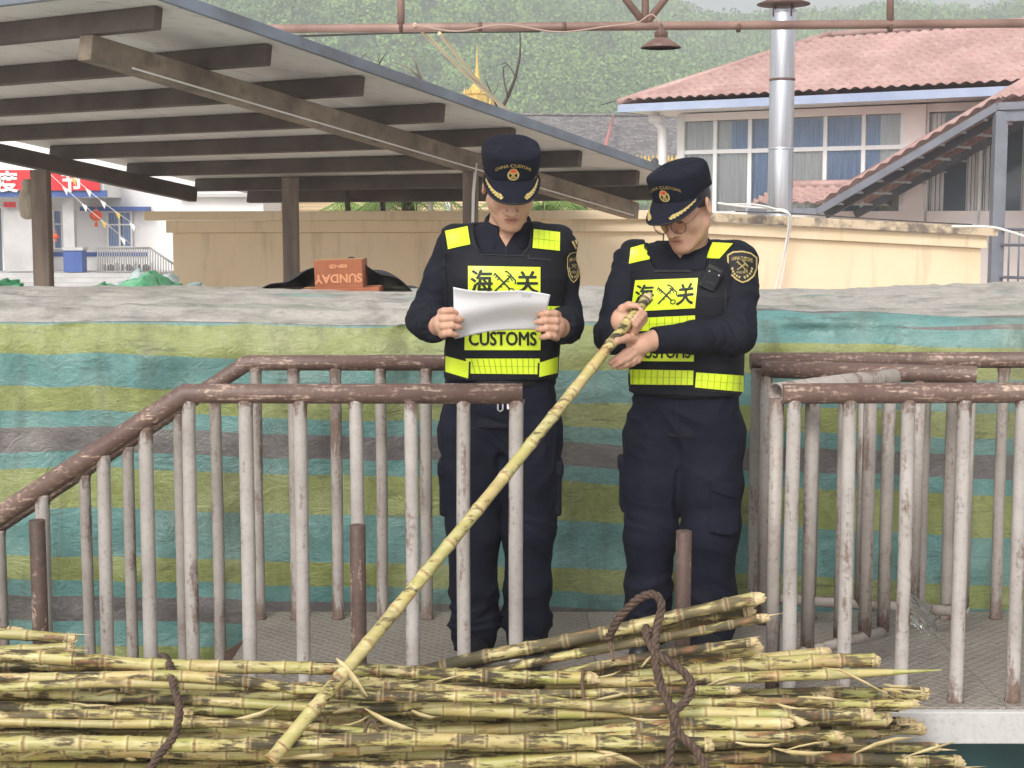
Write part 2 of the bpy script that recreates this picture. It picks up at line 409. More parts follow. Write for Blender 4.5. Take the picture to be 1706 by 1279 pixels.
for j in range(nf + nt + 1):
    if j <= nf:
        q = j / nf; z = np.full_like(xs, GZ + (ztop - GZ) * q); y = np.full_like(xs, TY); s = (ztop - Z0) * (z - Z0) / (ztop - Z0)
        bulge = np.sin(q * np.pi) ** .5
    else:
        q = (j - nf) / nt; y = TY + 2.6 * q + 0 * xs; z = ztop + 0 * xs; s = (ztop - Z0) + 2.6 * q + 0 * xs
    rows.append(np.stack([xs, y, z], 1)); sv.append(s)
V = np.array(rows).reshape(-1, 3); S = np.array(sv).reshape(-1)
X, Yv, Z = V[:, 0].copy(), V[:, 1].copy(), V[:, 2].copy()
top = Yv > TY + 1e-6
ridge = lambda p, sc, sd: 1 - np.abs(vn(p, sc, sd)) * 2
pf = np.stack([X, Yv * 0, Z], 1)
# front face: slow bulges, drapes and small creases
hang = np.clip((ztop - Z) / 1.2, 0, 1)
dy = -.055 * vn(pf * [1.1, 1, .8], 1.3, 1) - .022 * vn(pf * [3.2, 1, 1.0], 1.5, 2) - .014 * ridge(pf * [2.2, 1, 1.6], 2.2, 4) - .004 * vn(pf * [6, 1, 6], 2.2, 5) - .008 * ridge(pf * [5.0, 1, 2.4] + .6 * Z[:, None], 2.0, 9)
edge = np.exp(-((Z - ztop) / .05) ** 2)
V[~top, 1] += (dy - .02 + .03 * edge)[~top]
# top: hump towards the middle, crumples running along x
q = (Yv - TY) / 2.6
hump = .048 * np.sin(np.clip(q * 1.15, 0, 1) * np.pi) ** .8 - .5 * np.clip(q - .8, 0, 1)
pt = np.stack([X, Yv, 0 * X], 1)
crum = .030 * vn(pt * [.55, 1.0, 1], 1.2, 11) + .022 * ridge(pt * [.8, 2.4, 1] + .5 * vn(pt, .8, 3)[:, None], 1.6, 12) + .014 * ridge(pt * [1.3, 4.2, 1] + .4 * vn(pt, 1.4, 6)[:, None], 2.6, 13)
fade = np.clip(q / .03, 0, 1)
V[top, 2] += (hump + crum * fade + .012)[top]
V[:, 2] += .022 * vn(np.stack([X, 0 * X, 0 * X], 1), 1.1, 21) * np.clip((Z - .6) / .4, 0, 1)
V[~top, 2] += (.010 * ridge(np.stack([X * 1.6, 0 * X, 0 * X], 1), 2.0, 22) * edge)[~top]
# the sheet hangs lower on the right, so its stripes sink there
S = S + .10 * np.clip((X + 1.6) / 3.3, 0, 1.3) * np.where(top, 0, 1) + np.where(top, 0, .012 * vn(pf, 1.6, 31) + .006 * vn(pf, 5, 32))
lim = (ztop - Z0) - .004; leftf = X < .75
S = np.where(~top & leftf, np.minimum(S, lim), S); S = np.where(top & leftf, S + .12, S)
tarp = np_mesh('striped_tarpaulin', V, grid_faces(nu, nf + nt), m_tarp, loc=(0, TY + .6, GZ))
set_attr(tarp, 'stripe', S); tag(tarp, 'striped green, teal and grey tarpaulin draped over the long load behind the officers', 'tarpaulin')
tarp_bvh = BVHTree.FromPolygons([tuple(p) for p in V.tolist()], grid_faces(nu, nf + nt).tolist())
def on_tarp(x, y):
    h = tarp_bvh.ray_cast(Vector((x, y, 3)), Vector((0, 0, -1))); return h[0] if h[0] else Vector((x, y, ztop))

# cartons, black sheet and green nets lying on the load
m_carton = simple('orange_carton', lin(140, 80, 50), lin(158, 94, 62), 4, .7, .1)
m_print = simple('carton_print', lin(200, 136, 98), None, 4, .7, 0)
def carton(label, px0, py0, px1, py1, Y, depth, rz, words=None):
    a = P(px0, py1, Y); b = P(px1, py0, Y); c = (a + b) / 2; w, h = abs(b.x - a.x), abs(b.z - a.z)
    t = thing('carton', label, 'box', (c.x, Y, a.z), 'orange cartons on the tarpaulin')
    R = Matrix.Rotation(rz, 3, 'Y')
    MB().box((c.x, Y + depth / 2, c.z), (w, depth, h), R).build('body', m_carton, t, bevel=.004)
    MB().box(Vector((c.x, Y + depth / 2, c.z)) + R @ Vector((0, 0, h / 2 + .0015)), (w * .98, .05, .002), R).build('tape', simple('parcel_tape', lin(196, 150, 110), None, 5, .3, 0), t)
    if words:
        for (s, size, ox, oz) in words:
            text_on('print', s, size, Vector((c.x, Y - .003, c.z)) + R @ Vector((ox, 0, oz)), R @ Vector((-1, 0, 0)), R @ Vector((0, 0, -1)), m_print, t, bold=.002)
    return t
carton('upright orange carton with upside-down lettering on the black sheet', 524, 433, 604, 481, 7.35, .26, rad(-2), [('SUNDAY', .056, .0, .0), ('0086-CD', .022, -.0, .046)])
carton('flat orange carton lying under the lettered carton', 500, 480, 632, 497, 7.34, .3, rad(-1.5))
m_black = simple('black_sheeting', lin(22, 24, 30), lin(36, 38, 46), 5, .45, .3, .01)
base_c = P(560, 492, 7.55)
def blk(a, b):
    px = 425 + 270 * a; prof = max(0, 1 - abs(px - 585) / (165 if px < 585 else 112)) ** .85
    y = 7.5 + .8 * b; p = P(px, 494 - 66 * prof ** .8 * math.sin(math.pi * min(.5 + b * .5, 1)) ** 1, 7.5)
    return Vector((p.x * (1 + .05 * b), y - .06 * math.sin(a * 30) * b, p.z - .05 + .04 + .012 * math.sin(a * 23 + b * 7)))
g = MB(); g.grid(blk, 60, 14); o = g.build('black_sheet', m_black, loc=tuple(base_c), solid=.004); tag(o, 'black plastic sheet pitched like a tent behind the cartons', 'sheet')
m_net = simple('green_netting', lin(70, 150, 104), lin(128, 190, 150), 9, .6, .5, .02); m_net2 = simple('pale_netting', lin(206, 214, 214), lin(150, 178, 176), 7, .5, .5, .02)
def net(label, px0, px1, pyb, hgt, Y, mat, seed):
    def fn(a, b):
        px = px0 + (px1 - px0) * a; prof = math.sin(math.pi * a) ** .7 * math.sin(math.pi * min(b, .999)) ** .6
        p = P(px, pyb - hgt * prof * (1 + .35 * math.sin(a * 11 + seed) + .2 * math.sin(a * 27 + b * 5)), Y)
        jit = float(vn(np.array([[a * 9 + seed * 7, b * 5, seed]]), 1.0, 2)[0]) + .6 * float(vn(np.array([[a * 23 + seed, b * 11, seed]]), 1.0, 5)[0]); return Vector((p.x + .03 * jit, Y - .3 + .9 * b + .05 * math.sin(a * 17 + seed) + .04 * jit, p.z + .034 * jit * prof))
    g = MB(); g.grid(fn, 70, 22, smooth=False); o = g.build('netting_heap', mat, loc=tuple(P((px0 + px1) / 2, pyb, Y))); tag(o, label, 'netting')
net('crumpled green netting heap on the load beside the left canopy post', 128, 300, 497, 30, 8.35, m_net, 1.0)
net('white and grey sheet heap behind the green netting', 150, 330, 494, 34, 8.9, m_net2, 2.6)
net('small green netting heap at the left edge of the load', -40, 36, 497, 20, 8.3, m_net, 4.0)
sc_ = P(1567, 492, 8.2); o = MB().box((sc_.x, 8.2, sc_.z), (.11, .1, .022), Matrix.Rotation(-.12, 3, 'Y')).build('wood_scrap', simple('scrap_wood', lin(120, 86, 62), lin(96, 70, 54), 8), loc=tuple(sc_), bevel=.003)
tag(o, 'small brown board scrap on top of the load at right', 'board')

# ================================================================ beige boundary wall
m_beige = Mat('beige_render', .85); v = m_beige.vec((1, 1, 1)); vs = m_beige.vec((3, 3, .35))
cc = m_beige.mix(m_beige.mask(m_beige.noise(v, .9, 6), .3, .7), lin(240, 219, 188), lin(228, 204, 170))
cc = m_beige.mix(m_beige.math('MULTIPLY', m_beige.mask(m_beige.noise(vs, 2.0, 6, .65), .54, .72), .35), cc, lin(150, 124, 98))
m_beige.color(cc); m_beige.bump(m_beige.noise(v, 30, 4), .15, .01); m_beige = m_beige.m
m_cap = Mat('stained_coping', .85); v = m_cap.vec((1, 1, 1))
cc = m_cap.mix(m_cap.mask(m_cap.noise(v, 5, 7, .7), .45, .6), lin(206, 186, 158), lin(120, 108, 98)); m_cap.color(cc); m_cap.bump(m_cap.noise(v, 20, 5), .3, .01); m_cap = m_cap.m
WY = 14.8
def wallseg(label, pts, ret_left, ret_right, capm):
    """pts: (px, py_cap_top) left to right"""
    A, B = P(pts[0][0], pts[0][1], WY), P(pts[1][0], pts[1][1], WY)
    t = thing('boundary_wall', label, 'wall', ((A.x + B.x) / 2, WY, GZ))
    def strip(nm, dz0, dz1, dy, ext_l, ext_r, mat, depth=.28):
        g = MB(); a, b = A + Vector((-ext_l, 0, 0)), B + Vector((ext_r, 0, 0))
        vs = []
        for y in (WY - dy, WY + depth + dy):
            for (p) in (a, b):
                for dz in (dz0, dz1): vs.append(Vector((p.x, y, p.z - dz if dz is not None else GZ)))
        g.add(vs, [(0, 1, 3, 2), (4, 6, 7, 5), (0, 4, 5, 1), (2, 3, 7, 6), (0, 2, 6, 4), (1, 5, 7, 3)]); return g.build(nm, mat, t, bevel=.006)
    strip('coping', 0, .085, .11, ret_left * .22, ret_right * .12, capm)
    strip('moulding', .087, .20, .05, ret_left * .03, ret_right * .04, m_beige)
    strip('wall_face', .202, None, 0, ret_left * -.02, 0, m_beige)
    return t
wallseg('left beige boundary wall behind the cartons', ((283, 352), (1105, 350)), 1, 0, m_beige)
wallseg('right beige boundary wall with mouldy coping, sloping down to the right', ((1107, 350), (1636, 378)), 0, 1, m_cap)
# white cables drooping over the right wall
m_cable = simple('white_cable', lin(226, 222, 216), None, 5, .5, 0)
def cable(name, label, pts, r, mat, cat='cable', group=None):
    ps = [P(*p) for p in pts]; out = []
    n = len(ps)
    for i in range(n - 1):
        p0, p1, p2, p3 = ps[max(i - 1, 0)], ps[i], ps[i + 1], ps[min(i + 2, n - 1)]
        for k in range(6):
            t = k / 6; out.append(.5 * ((2 * p1) + (p2 - p0) * t + (2 * p0 - 5 * p1 + 4 * p2 - p3) * t * t + (3 * p1 - p0 - 3 * p2 + p3) * t ** 3))
    out.append(ps[-1]); g = MB(); g.tube(out, r, 8); o = g.build(name, mat, loc=tuple(ps[0])); return tag(o, label, cat, group)
cable('cable', 'white cable over the wall coping, hanging down the wall in front of the steel duct', [(1195, 338, 14.6), (1240, 344, 14.55), (1290, 348, 14.55), (1313, 356, 14.5), (1310, 400, 14.6), (1298, 455, 14.62), (1288, 500, 14.62)], .011, m_cable)
cable('cable', 'second thinner white cable hanging beside the first on the right wall', [(1215, 340, 14.7), (1262, 341, 14.55), (1304, 352, 14.5), (1318, 362, 14.48), (1313, 400, 14.62), (1304, 460, 14.63), (1294, 500, 14.63)], .008, m_cable)
cable('cable', 'white cable draped at the right end of the beige wall', [(1585, 377, 14.5), (1650, 378, 14.45), (1690, 388, 14.4), (1740, 405, 14.4)], .012, m_cable)
cable('cable', 'thin dark wire sagging along the top of the right wall', [(1225, 352, 14.6), (1330, 356, 14.5), (1480, 366, 14.5), (1620, 374, 14.5)], .006, simple('dark_wire', lin(70, 66, 62), None, 5, .6, 0))
# ================================================================ canopy with purlins (stands turned 35 degrees to the view)
U = Vector((-.82, .572, 0)).normalized(); Vd = Vector((.572, .82, 0)).normalized()
DS = (Vd * math.cos(rad(8.4)) + Vector((0, 0, -math.sin(rad(8.4))))).normalized()
CA = P(140, 100, 9.0)
UPN = DS.cross(U).normalized()
if UPN.z < 0: UPN = -UPN
def RF(s, t, h=0.0): return CA + DS * s + U * t + UPN * h
m_beam = Mat('weathered_steel_beam', .7); v = m_beam.vec((1, 1, 1)); cc = m_beam.mix(m_beam.mask(m_beam.noise(v, 2.5, 7, .65), .35, .65), lin(158, 142, 124), lin(112, 98, 86))
cc = m_beam.mix(m_beam.math('MULTIPLY', m_beam.mask(m_beam.noise(v, 9, 5), .5, .7), .5), cc, lin(84, 78, 62)); m_beam.color(cc); m_beam = m_beam.m
m_purl = simple('dark_purlin', lin(74, 64, 60), lin(98, 86, 80), 3, .7, .1)
m_rpan = Mat('roof_panel_underside', .75); v = m_rpan.vec((1, 1, 1)); cc = m_rpan.mix(m_rpan.mask(m_rpan.noise(v, 1.4, 6), .35, .7), lin(234, 231, 228), lin(214, 210, 206))
cc = m_rpan.mix(m_rpan.math('MULTIPLY', m_rpan.mask(m_rpan.noise(m_rpan.vec((1, 3, 1)), 4, 7, .7), .56, .72), .5), cc, lin(120, 108, 98)); m_rpan.color(cc); m_rpan = m_rpan.m
m_trim = simple('blue_grey_trim', lin(128, 138, 152), lin(100, 104, 112), 2, .5, .1)
m_post = simple('grey_brown_post', lin(132, 116, 104), lin(98, 84, 76), 3, .75, .2, stretch=(4, 4, .6))
can = thing('canopy', 'low sloping sheet roof canopy on steel posts at left', 'canopy', tuple(RF(3, 2).xy) + (GZ,))
BH, PH = .145, .125
R_END = 6.2
def rbar(nm, s0, t0, s1, t1, h0, h1, w, mat):
    a, b = RF(s0, t0, (h0 + h1) / 2), RF(s1, t1, (h0 + h1) / 2); g = MB(); g.bar(a, b, w, h1 - h0, UPN); return g.build(nm, mat, can, bevel=.004)
rbar('beam', 0, 0, 6.2, 0, 0, BH, .11, m_beam)
rbar('beam', -1.2, 4.39, 5.05, 4.39, 0, BH, .11, m_purl)
for i, s in enumerate((.03, .9, 1.76, 2.62, 3.48, 4.4, 5.3, 6.05)):
    for (t0, t1) in ((-.55, 4.62),): rbar('purlin', s, t0, s, t1, BH + .002, BH + PH, .06, m_purl)
tt = -.69
for k in range(6):
    w = .92; g = MB(); a, b = RF(-.28, tt + w / 2, BH + PH + .022), RF(R_END, tt + w / 2, BH + PH + .022)
    g.bar(a, b, w - .012, .036, UPN); g.build('roof_panel', m_rpan, can); tt += w
for (s0, t0, s1, t1) in ((-.31, -.715, R_END, -.715), (-.31, -.70, -.31, 4.83)): rbar('edge_trim', s0, t0, s1, t1, BH + PH - .015, BH + PH + .055, .03, m_trim)
def cpost(px, Y, ztop, w, mat):
    X = P(px, 400, Y).x; MB().box((X, Y, (ztop + GZ) / 2), (w, w, ztop - GZ)).build('post', mat, can, bevel=.006)
cpost(784, 12.07, RF(0, 0).z - .146 * 3.72, .12, m_post)
X1 = P(71, 400, 12.1); 
cpost(71, 11.95, P(71, 283, 11.95).z, .125, m_post)
cpost(485, 12.6, P(485, 306, 12.6).z + .05, .12, m_post)
# thin conduit and pale edge along the beam
g = MB(); g.tube([RF(.3, -.062, .02), RF(6.1, -.062, .02)], .006, 8); g.build('conduit', m_cable, can)
g = MB(); c = P(793, 300, 12.0); g.tube([c + Vector((.0, 0, .13)), c + Vector((-.02, -.03, -.1)), c + Vector((-.03, 0, -.5))], .012, 8); g.build('conduit', m_cable, can)

# ================================================================ white building at left
m_wh = simple('white_wall_paint', lin(236, 234, 232), lin(224, 222, 220), 1, .8, .05)
m_blue = simple('blue_paint', lin(62, 88, 150), lin(74, 100, 160), 3, .6, .05)
m_red = simple('red_banner_cloth', lin(204, 40, 50), lin(214, 58, 62), 3, .7, .1)
m_glass = Mat('window_glass', .08); m_glass.b.inputs['Base Color'].default_value = (.11, .14, .17, 1); m_glass.b.inputs['Specular IOR Level'].default_value = .8; m_glass = m_glass.m
m_curt = simple('blue_curtain', lin(122, 146, 188), lin(164, 182, 212), 6, .9, .3, .02, stretch=(9, 9, .3))
m_curtw = simple('pale_curtain', lin(226, 222, 220), lin(206, 202, 200), 6, .9, .3, .02, stretch=(9, 9, .3))
m_frame = simple('white_window_frame', lin(232, 230, 230), None, 4, .45, 0)
m_greyw = simple('grey_wall_paint', lin(196, 194, 192), lin(180, 178, 176), 2, .8, .05)
LB = 32.0
lb = thing('white_office_building', 'white office building with blue stripes at far left', 'building', tuple(P(120, 470, LB).xy) + (GZ,))
def LBp(nm, x0, y0, x1, y1, dy, depth, mat, par=None): return MB().pxbox(x0, y0, x1, y1, LB + dy, depth).build(nm, mat, par or lb)
LBp('wall', -160, 150, 440, 560, 0, 5, m_wh)
LBp('porch_roof', -160, 282, 172, 328, -1.4, 1.4, m_wh); LBp('fascia', -160, 317, 178, 328, -1.45, .05, m_blue)
LBp('awning', 133, 344, 245, 351, -.35, .34, m_blue)
LBp('stripe', 8, 420, 245, 427, -.03, .028, m_blue)
LBp('column', 8, 345, 52, 452, -1.1, .35, m_greyw); LBp('column', 106, 330, 122, 416, -1.1, .2, m_greyw)
LBp('pedestal', 106, 416, 136, 453, -1.3, .35, m_blue); LBp('pedestal_cap', 104, 412, 138, 417, -1.33, .4, m_greyw)
def window_px(par, x0, y0, x1, y1, Y, nx, rowsy, mats_pane, fw=.035):
    w = MB().pxbox(x0, y0, x1, y1, Y, .03).build('window', m_glass, par)
    a = P(x0, y1, Y); b = P(x1, y0, Y); g = MB()
    for i in range(nx + 1): X = a.x + (b.x - a.x) * i / nx; g.box((X, Y - .03, (a.z + b.z) / 2), (fw, .04, b.z - a.z + fw))
    for ry in rowsy: z = P(x0, ry, Y).z; g.box(((a.x + b.x) / 2, Y - .028, z), (b.x - a.x, .036, fw * .9))
    g.build('frame', m_frame, w)
    for (f0, f1, mt_) in mats_pane:
        def cf(p, q): X = a.x + (b.x - a.x) * (f0 + (f1 - f0) * p); return Vector((X, Y - .006 + .008 * math.sin(p * (f1 - f0) * 90), a.z + (b.z - a.z) * q))
        g = MB(); g.grid(cf, 40, 1); g.build('curtain', mt_, w)
    return w
window_px(lb, 181, 353, 219, 411, LB - .04, 2, (353, 374, 411), [(.02, .46, m_curt), (.6, .98, m_curt)])
window_px(lb, 78, 350, 103, 414, LB - .04, 2, (350, 373, 414), [(.1, .9, m_curt)])
window_px(lb, -60, 345, 4, 452, LB - .04, 2, (345, 452), [])
for k in range(6):   # steps up to the terrace
    LBp('step', -160, 455 + k * 8, 262, 600, -1.6 - .35 * k, .35 if k else 1.6, m_greyw)
for k in range(4): LBp('side_step', 240 + k * 8, 452 + k * 6, 252 + k * 9, 470 + k * 6, -1.75, .14, simple('brown_tile', lin(160, 110, 98), None, 4, .6, 0) if k == 0 else bpy.data.materials['brown_tile'])
# red roof of the upper floor, seen above the canopy
g = MB(); ra, rb = P(-120, 22, LB - 1), P(150, 22, LB - 1)
g.add([ra, rb, rb + Vector((-.6, 3, 1.6)), ra + Vector((0, 3, 1.6))], [(0, 1, 2, 3)]); g.build('roof', simple('red_roof', lin(196, 108, 88), lin(176, 92, 76), 5), lb, solid=.08)
LBp('upper_wall', -160, 22, 146, 152, -.2, 3, m_wh)
# terrace railing
rl = thing('terrace_railing', 'thin grey terrace railing beside the steps of the white building', 'railing', tuple(P(205, 455, LB - 1.6)))
m_thin = simple('thin_grey_steel', lin(150, 148, 148), None, 4, .5, 0)
def bars(par, x0, y0, x1, y1, yb0, yb1, n, Y, r):
    MB().tube([P(x0, y0, Y), P(x1, y1, Y)], r * 1.6, 8).build('handrail', m_thin, par)
    MB().tube([P(x0, yb0 - 2, Y), P(x1, yb1 - 2, Y)], r * 1.2, 8).build('bottom_rail', m_thin, par)
    for i in range(n + 1):
        f = i / n; MB().tube([P(x0 + (x1 - x0) * f, y0 + (y1 - y0) * f, Y), P(x0 + (x1 - x0) * f, yb0 + (yb1 - yb0) * f, Y)], r, 6).build('baluster', m_thin, par)
bars(rl, 163, 412, 250, 413, 454, 454, 22, LB - 1.6, .012); bars(rl, 250, 413, 290, 440, 456, 486, 9, LB - 1.62, .012)
for k, (x0, nm) in enumerate(((173, 'leftmost'), (203, 'middle'), (231, 'rightmost'))):
    t = thing('air_conditioner', '%s of three grey outdoor air conditioner units behind the terrace railing' % nm, 'air conditioner', tuple(P(x0 + 8, 454, LB - .5)), 'air conditioners on the terrace')
    MB().pxbox(x0, 438, x0 + 19, 454, LB - .5, .3).build('casing', m_wh, t, bevel=.01)
    g = MB(); c = P(x0 + 12, 446, LB - .51); g.tube([c, c + Vector((0, -.02, 0))], .075, 18); g.build('fan_grille', simple('fan_dark', lin(84, 84, 88), None, 4, .5, 0) if k == 0 else bpy.data.materials['fan_dark'], t)
    MB().pxbox(x0, 440, x0 + 3, 453, LB - .52, .02).build('side_grille', bpy.data.materials['fan_dark'], t)
# banner with lettering, small red notice, lanterns, bunting
bn = thing('banner', 'red banner with white characters over the porch of the white building', 'banner', tuple(P(80, 318, LB - 1.5)))
MB().pxbox(-140, 283, 165, 317, LB - 1.5, .02).build('cloth', m_red, bn)
m_lw = simple('white_lettering', lin(240, 232, 230), None, 4, .7, 0)
for ch, px in (('度', 12), ('节', 120)): text_on('character', ch, .42, P(px, 316, LB - 1.51), (1, 0, 0), (0, 0, 1), m_lw, bn, bold=.012)
nt_ = thing('notice', 'small red notice with dark characters below the banner', 'notice', tuple(P(16, 345, LB - 1.2)))
MB().pxbox(6, 336, 26, 345, LB - 1.2, .02).build('board', m_red, nt_)
text_on('character', '出入平安', .056, P(16, 343.3, LB - 1.203), (1, 0, 0), (0, 0, 1), simple('dark_print', lin(60, 20, 20), None, 4, .7, 0), nt_)
m_lan = simple('lantern_silk', lin(232, 74, 40), lin(238, 96, 54), 4, .5, .1); m_gold = simple('gold_paint', lin(226, 196, 104), lin(206, 168, 80), 6, .4, .1, metal=.15)
def lantern(label, px, py, r, Y):
    c = P(px, py, Y); t = thing('lantern', label, 'lantern', tuple(c), 'red lanterns'); g = MB()
    prof = [(r * .35, -r * .82)] + [(r * math.cos(a) * 1.0, r * .82 * math.sin(a)) for a in [rad(x) for x in range(-60, 61, 12)]] + [(r * .35, r * .82)]
    g.lathe(prof, c, 18); g.build('globe', m_lan, t)
    MB().lathe([(r * .36, 0), (r * .36, r * .16)], c + Vector((0, 0, r * .8)), 12).build('cap', m_gold, t); MB().lathe([(r * .36, 0), (r * .36, r * .16)], c - Vector((0, 0, r * .95)), 12).build('ring', m_gold, t)
    MB().lathe([(r * .16, 0), (r * .34, -r * .8)], c - Vector((0, 0, r * .97)), 10).build('tassel', m_lan, t)
    MB().tube([c + Vector((0, 0, r * .9)), c + Vector((0, 0, r * 2.2))], .008, 6).build('cord', m_lan, t)
lantern('large red lantern hanging in front of the white building', 160, 359, .125, LB - .6)
lantern('small orange lantern before the window behind the left canopy post', 93, 394, .06, LB - 1.0)
for k, (p0, p1, nm) in enumerate((((60, 268), (220, 408), 'lower'), ((110, 285), (232, 380), 'upper'))):
    bt = thing('bunting', '%s string of small pale flags strung across the white building' % nm, 'bunting', tuple(P(p0[0], p0[1], 30)), 'bunting strings')
    MB().tube([P(p0[0], p0[1], 30), P((p0[0] + p1[0]) / 2, (p0[1] + p1[1]) / 2 + 4, 30), P(p1[0], p1[1], 30)], .006, 5).build('string', m_cable, bt)
    for i in range(5):
        f = .1 + .2 * i; c = P(p0[0] + (p1[0] - p0[0]) * f, p0[1] + (p1[1] - p0[1]) * f + 3, 30)
        MB().add([c + Vector((-.05, .0, .03)), c + Vector((.06, 0, -.02)), c + Vector((.03, .02, -.14))], [(0, 1, 2)]).build('flag', (m_gold if i % 3 == 0 else m_lw), bt, solid=.004)
# grey wrapped bundle hanging beside the post
m_bund = simple('wrapped_cloth', lin(196, 184, 168), lin(168, 156, 140), 5, .9, .4, .02, stretch=(3, 3, .8))
c = P(46, 356, 14.2); g = MB(); g.lathe([(.02, -.02), (.06, 0), (.085, .1), (.075, .2), (.04, .27), (.05, .3), (.03, .34)], c - Vector((0, 0, .03)), 14)
o = g.build('hanging_bundle', m_bund, loc=tuple(c)); tag(o, 'pale cloth bundle hanging beside the left canopy post', 'bundle')

# ================================================================ low buildings and palms behind the wall
m_clad = simple('beige_cladding', lin(226, 204, 168), lin(216, 194, 156), 1, .8, .1)
mbld = thing('beige_outbuilding', 'beige clad outbuilding glimpsed under the canopy above the wall', 'building', tuple(P(700, 400, 27).xy) + (GZ,))
MB().pxbox(470, 300, 1060, 600, 27, 4).build('wall', m_clad, mbld)
for k in range(7):
    z = P(0, 322 + k * 5, 26.98).z; a = P(470, 330, 26.98).x; b = P(1060, 330, 26.98).x
    MB().box(((a + b) / 2, 26.985, z), (b - a, .03, .035)).build('cladding_batten', m_clad, mbld)
for px in (440, 634, 746): MB().pxbox(px - 4, 290, px + 4, 600, 26.9, .06).build('pilaster', m_wh, mbld)
wb2 = thing('white_outbuilding', 'plain white outbuilding glimpsed between canopy beam end and wall', 'building', tuple(P(410, 400, 25).xy) + (GZ,))
MB().pxbox(300, 300, 438, 600, 25, 3).build('wall', m_wh, wb2); MB().pxbox(296, 322, 442, 328, 24.85, .14).build('cornice', m_greyw, wb2)
def leaf_mat(name, c1, c2, rough=.5):
    m = Mat(name, rough); g = m.n('NewGeometry'); v = m.vec((1, 1, 1))
    at = m.attr('tone'); m.color(m.ramp(m.math('ADD', m.math('MULTIPLY', at, .75), m.math('MULTIPLY', m.noise(v, .12, 3), .25)), [(.15, c1), (.8, c2)]))
    m.b.inputs['Subsurface Weight'].default_value = 0
    return m.m
m_palm = simple('palm_leaf', lin(104, 132, 62), lin(140, 164, 84), 3, .5, 0)
m_bark = simple('bark', lin(92, 78, 66), lin(68, 58, 50), 8, .9, .5, .02)
def palm(label, px, py, Y, L, seed):
    R = random.Random(seed); c = P(px, py, Y); t = thing('palm_tree', label, 'palm', (c.x, Y, GZ), 'palms behind the beige wall')
    MB().tube([(c.x, Y, GZ), (c.x + .05, Y, (GZ + c.z) / 2), tuple(c)], [.16, .12, .1], 10).build('trunk', m_bark, t)
    for k in range(13):
        a = k * 2.4 + R.random(); lift = R.uniform(.2, 1.0); fr = MB(); d = Vector((math.cos(a), math.sin(a), 0)); sd = Vector((-d.y, d.x, 0))
        pts = [c + d * (L * s) + Vector((0, 0, L * (lift * s - 1.0 * s * s))) for s in [i / 12 for i in range(13)]]
        fr.tube(pts, [.012 * (1 - i / 14) + .003 for i in range(13)], 5)
        for i in range(1, 13):
            w = L * .34 * math.sin(math.pi * (i / 13) ** .8) + .03
            for sgn in (-1, 1):
                for q in (0, .5):
                    p = pts[i - 1].lerp(pts[i], q); e = p + sd * sgn * w + d * w * .5 + Vector((0, 0, -w * .45 + R.uniform(-.03, .03)))
                    fr.add([p + d * .012, p - d * .012, e], [(0, 1, 2)])
        fr.build('frond', m_palm, t)
palm('left palm top under the canopy, between the two wall posts', 682, 338, 20, .95, 1); palm('right palm top under the canopy, between the two officers', 965, 336, 20, 1.0, 2)
palm('small palm top just behind the left officer', 905, 346, 19, .8, 3); palm('leftmost palm top under the canopy', 610, 350, 21, .8, 5)

# ================================================================ pink tile-roofed building at right
m_tile = Mat('pink_roof_tile', .45); v = m_tile.vec((1, 1, 1)); cc = m_tile.mix(m_tile.mask(m_tile.noise(v, 1.5, 7, .65), .35, .65), lin(194, 160, 153), lin(166, 132, 126))
cc = m_tile.mix(m_tile.math('MULTIPLY', m_tile.mask(m_tile.noise(v, 12, 5, .7), .5, .72), .45), cc, lin(216, 204, 198)); m_tile.color(cc); m_tile = m_tile.m
m_pinkw = simple('pale_pink_wall', lin(244, 232, 228), lin(236, 222, 218), 1.5, .8, .05)
m_fas = simple('pale_blue_fascia', lin(170, 182, 206), lin(152, 164, 192), 2, .5, .05)
m_pane = bpy.data.materials.new('clear_pane'); m_pane.use_nodes = True; t_ = m_pane.node_tree; t_.nodes.clear()
n1 = t_.nodes.new('ShaderNodeBsdfTransparent'); n1.inputs[0].default_value = (.93, .95, .96, 1); n2 = t_.nodes.new('ShaderNodeBsdfGlossy'); n2.inputs['Roughness'].default_value = .04; n3 = t_.nodes.new('ShaderNodeMixShader'); n4 = t_.nodes.new('ShaderNodeFresnel'); n4.inputs[0].default_value = 1.6; n5 = t_.nodes.new('ShaderNodeOutputMaterial')
t_.links.new(n4.outputs[0], n3.inputs[0]); t_.links.new(n1.outputs[0], n3.inputs[1]); t_.links.new(n2.outputs[0], n3.inputs[2]); t_.links.new(n3.outputs[0], n5.inputs[0])
NU = -U                                              # along the facade, to the right and nearer
C0 = P(1130, 300, 24.0); C0.z = 0
bd = thing('tile_roofed_building', 'pale building with pink tiled hip roof and curtained window band at right', 'building', (C0.x, C0.y, GZ))
def FB(t, d, z): return Vector((C0.x, C0.y, z)) + NU * t + Vd * d
def fbox(nm, t0, t1, d0, d1, z0, z1, mat, par=None, bevel=0):
    g = MB(); vs = [FB(t, d, z) for t in (t0, t1) for d in (d0, d1) for z in (z0, z1)]
    g.add(vs, [(0, 1, 3, 2), (4, 6, 7, 5), (0, 4, 5, 1), (2, 3, 7, 6), (0, 2, 6, 4), (1, 5, 7, 3)]); return g.build(nm, mat, par or bd, bevel=bevel)
def zat(px, py, t, d=0):
    """height of the facade point above px: intersect the sight line with the facade plane"""
    q = FB(t, d, 0); return P(px, py, q.y).z
def tpx(px, d=0):
    r = (px - W_PX / 2) / F_PX; k = 1.0137     # t where the facade plane meets the pixel column
    A = FB(0, d, 0); return (r / k * A.y - A.x) / (NU.x - r / k * NU.y)
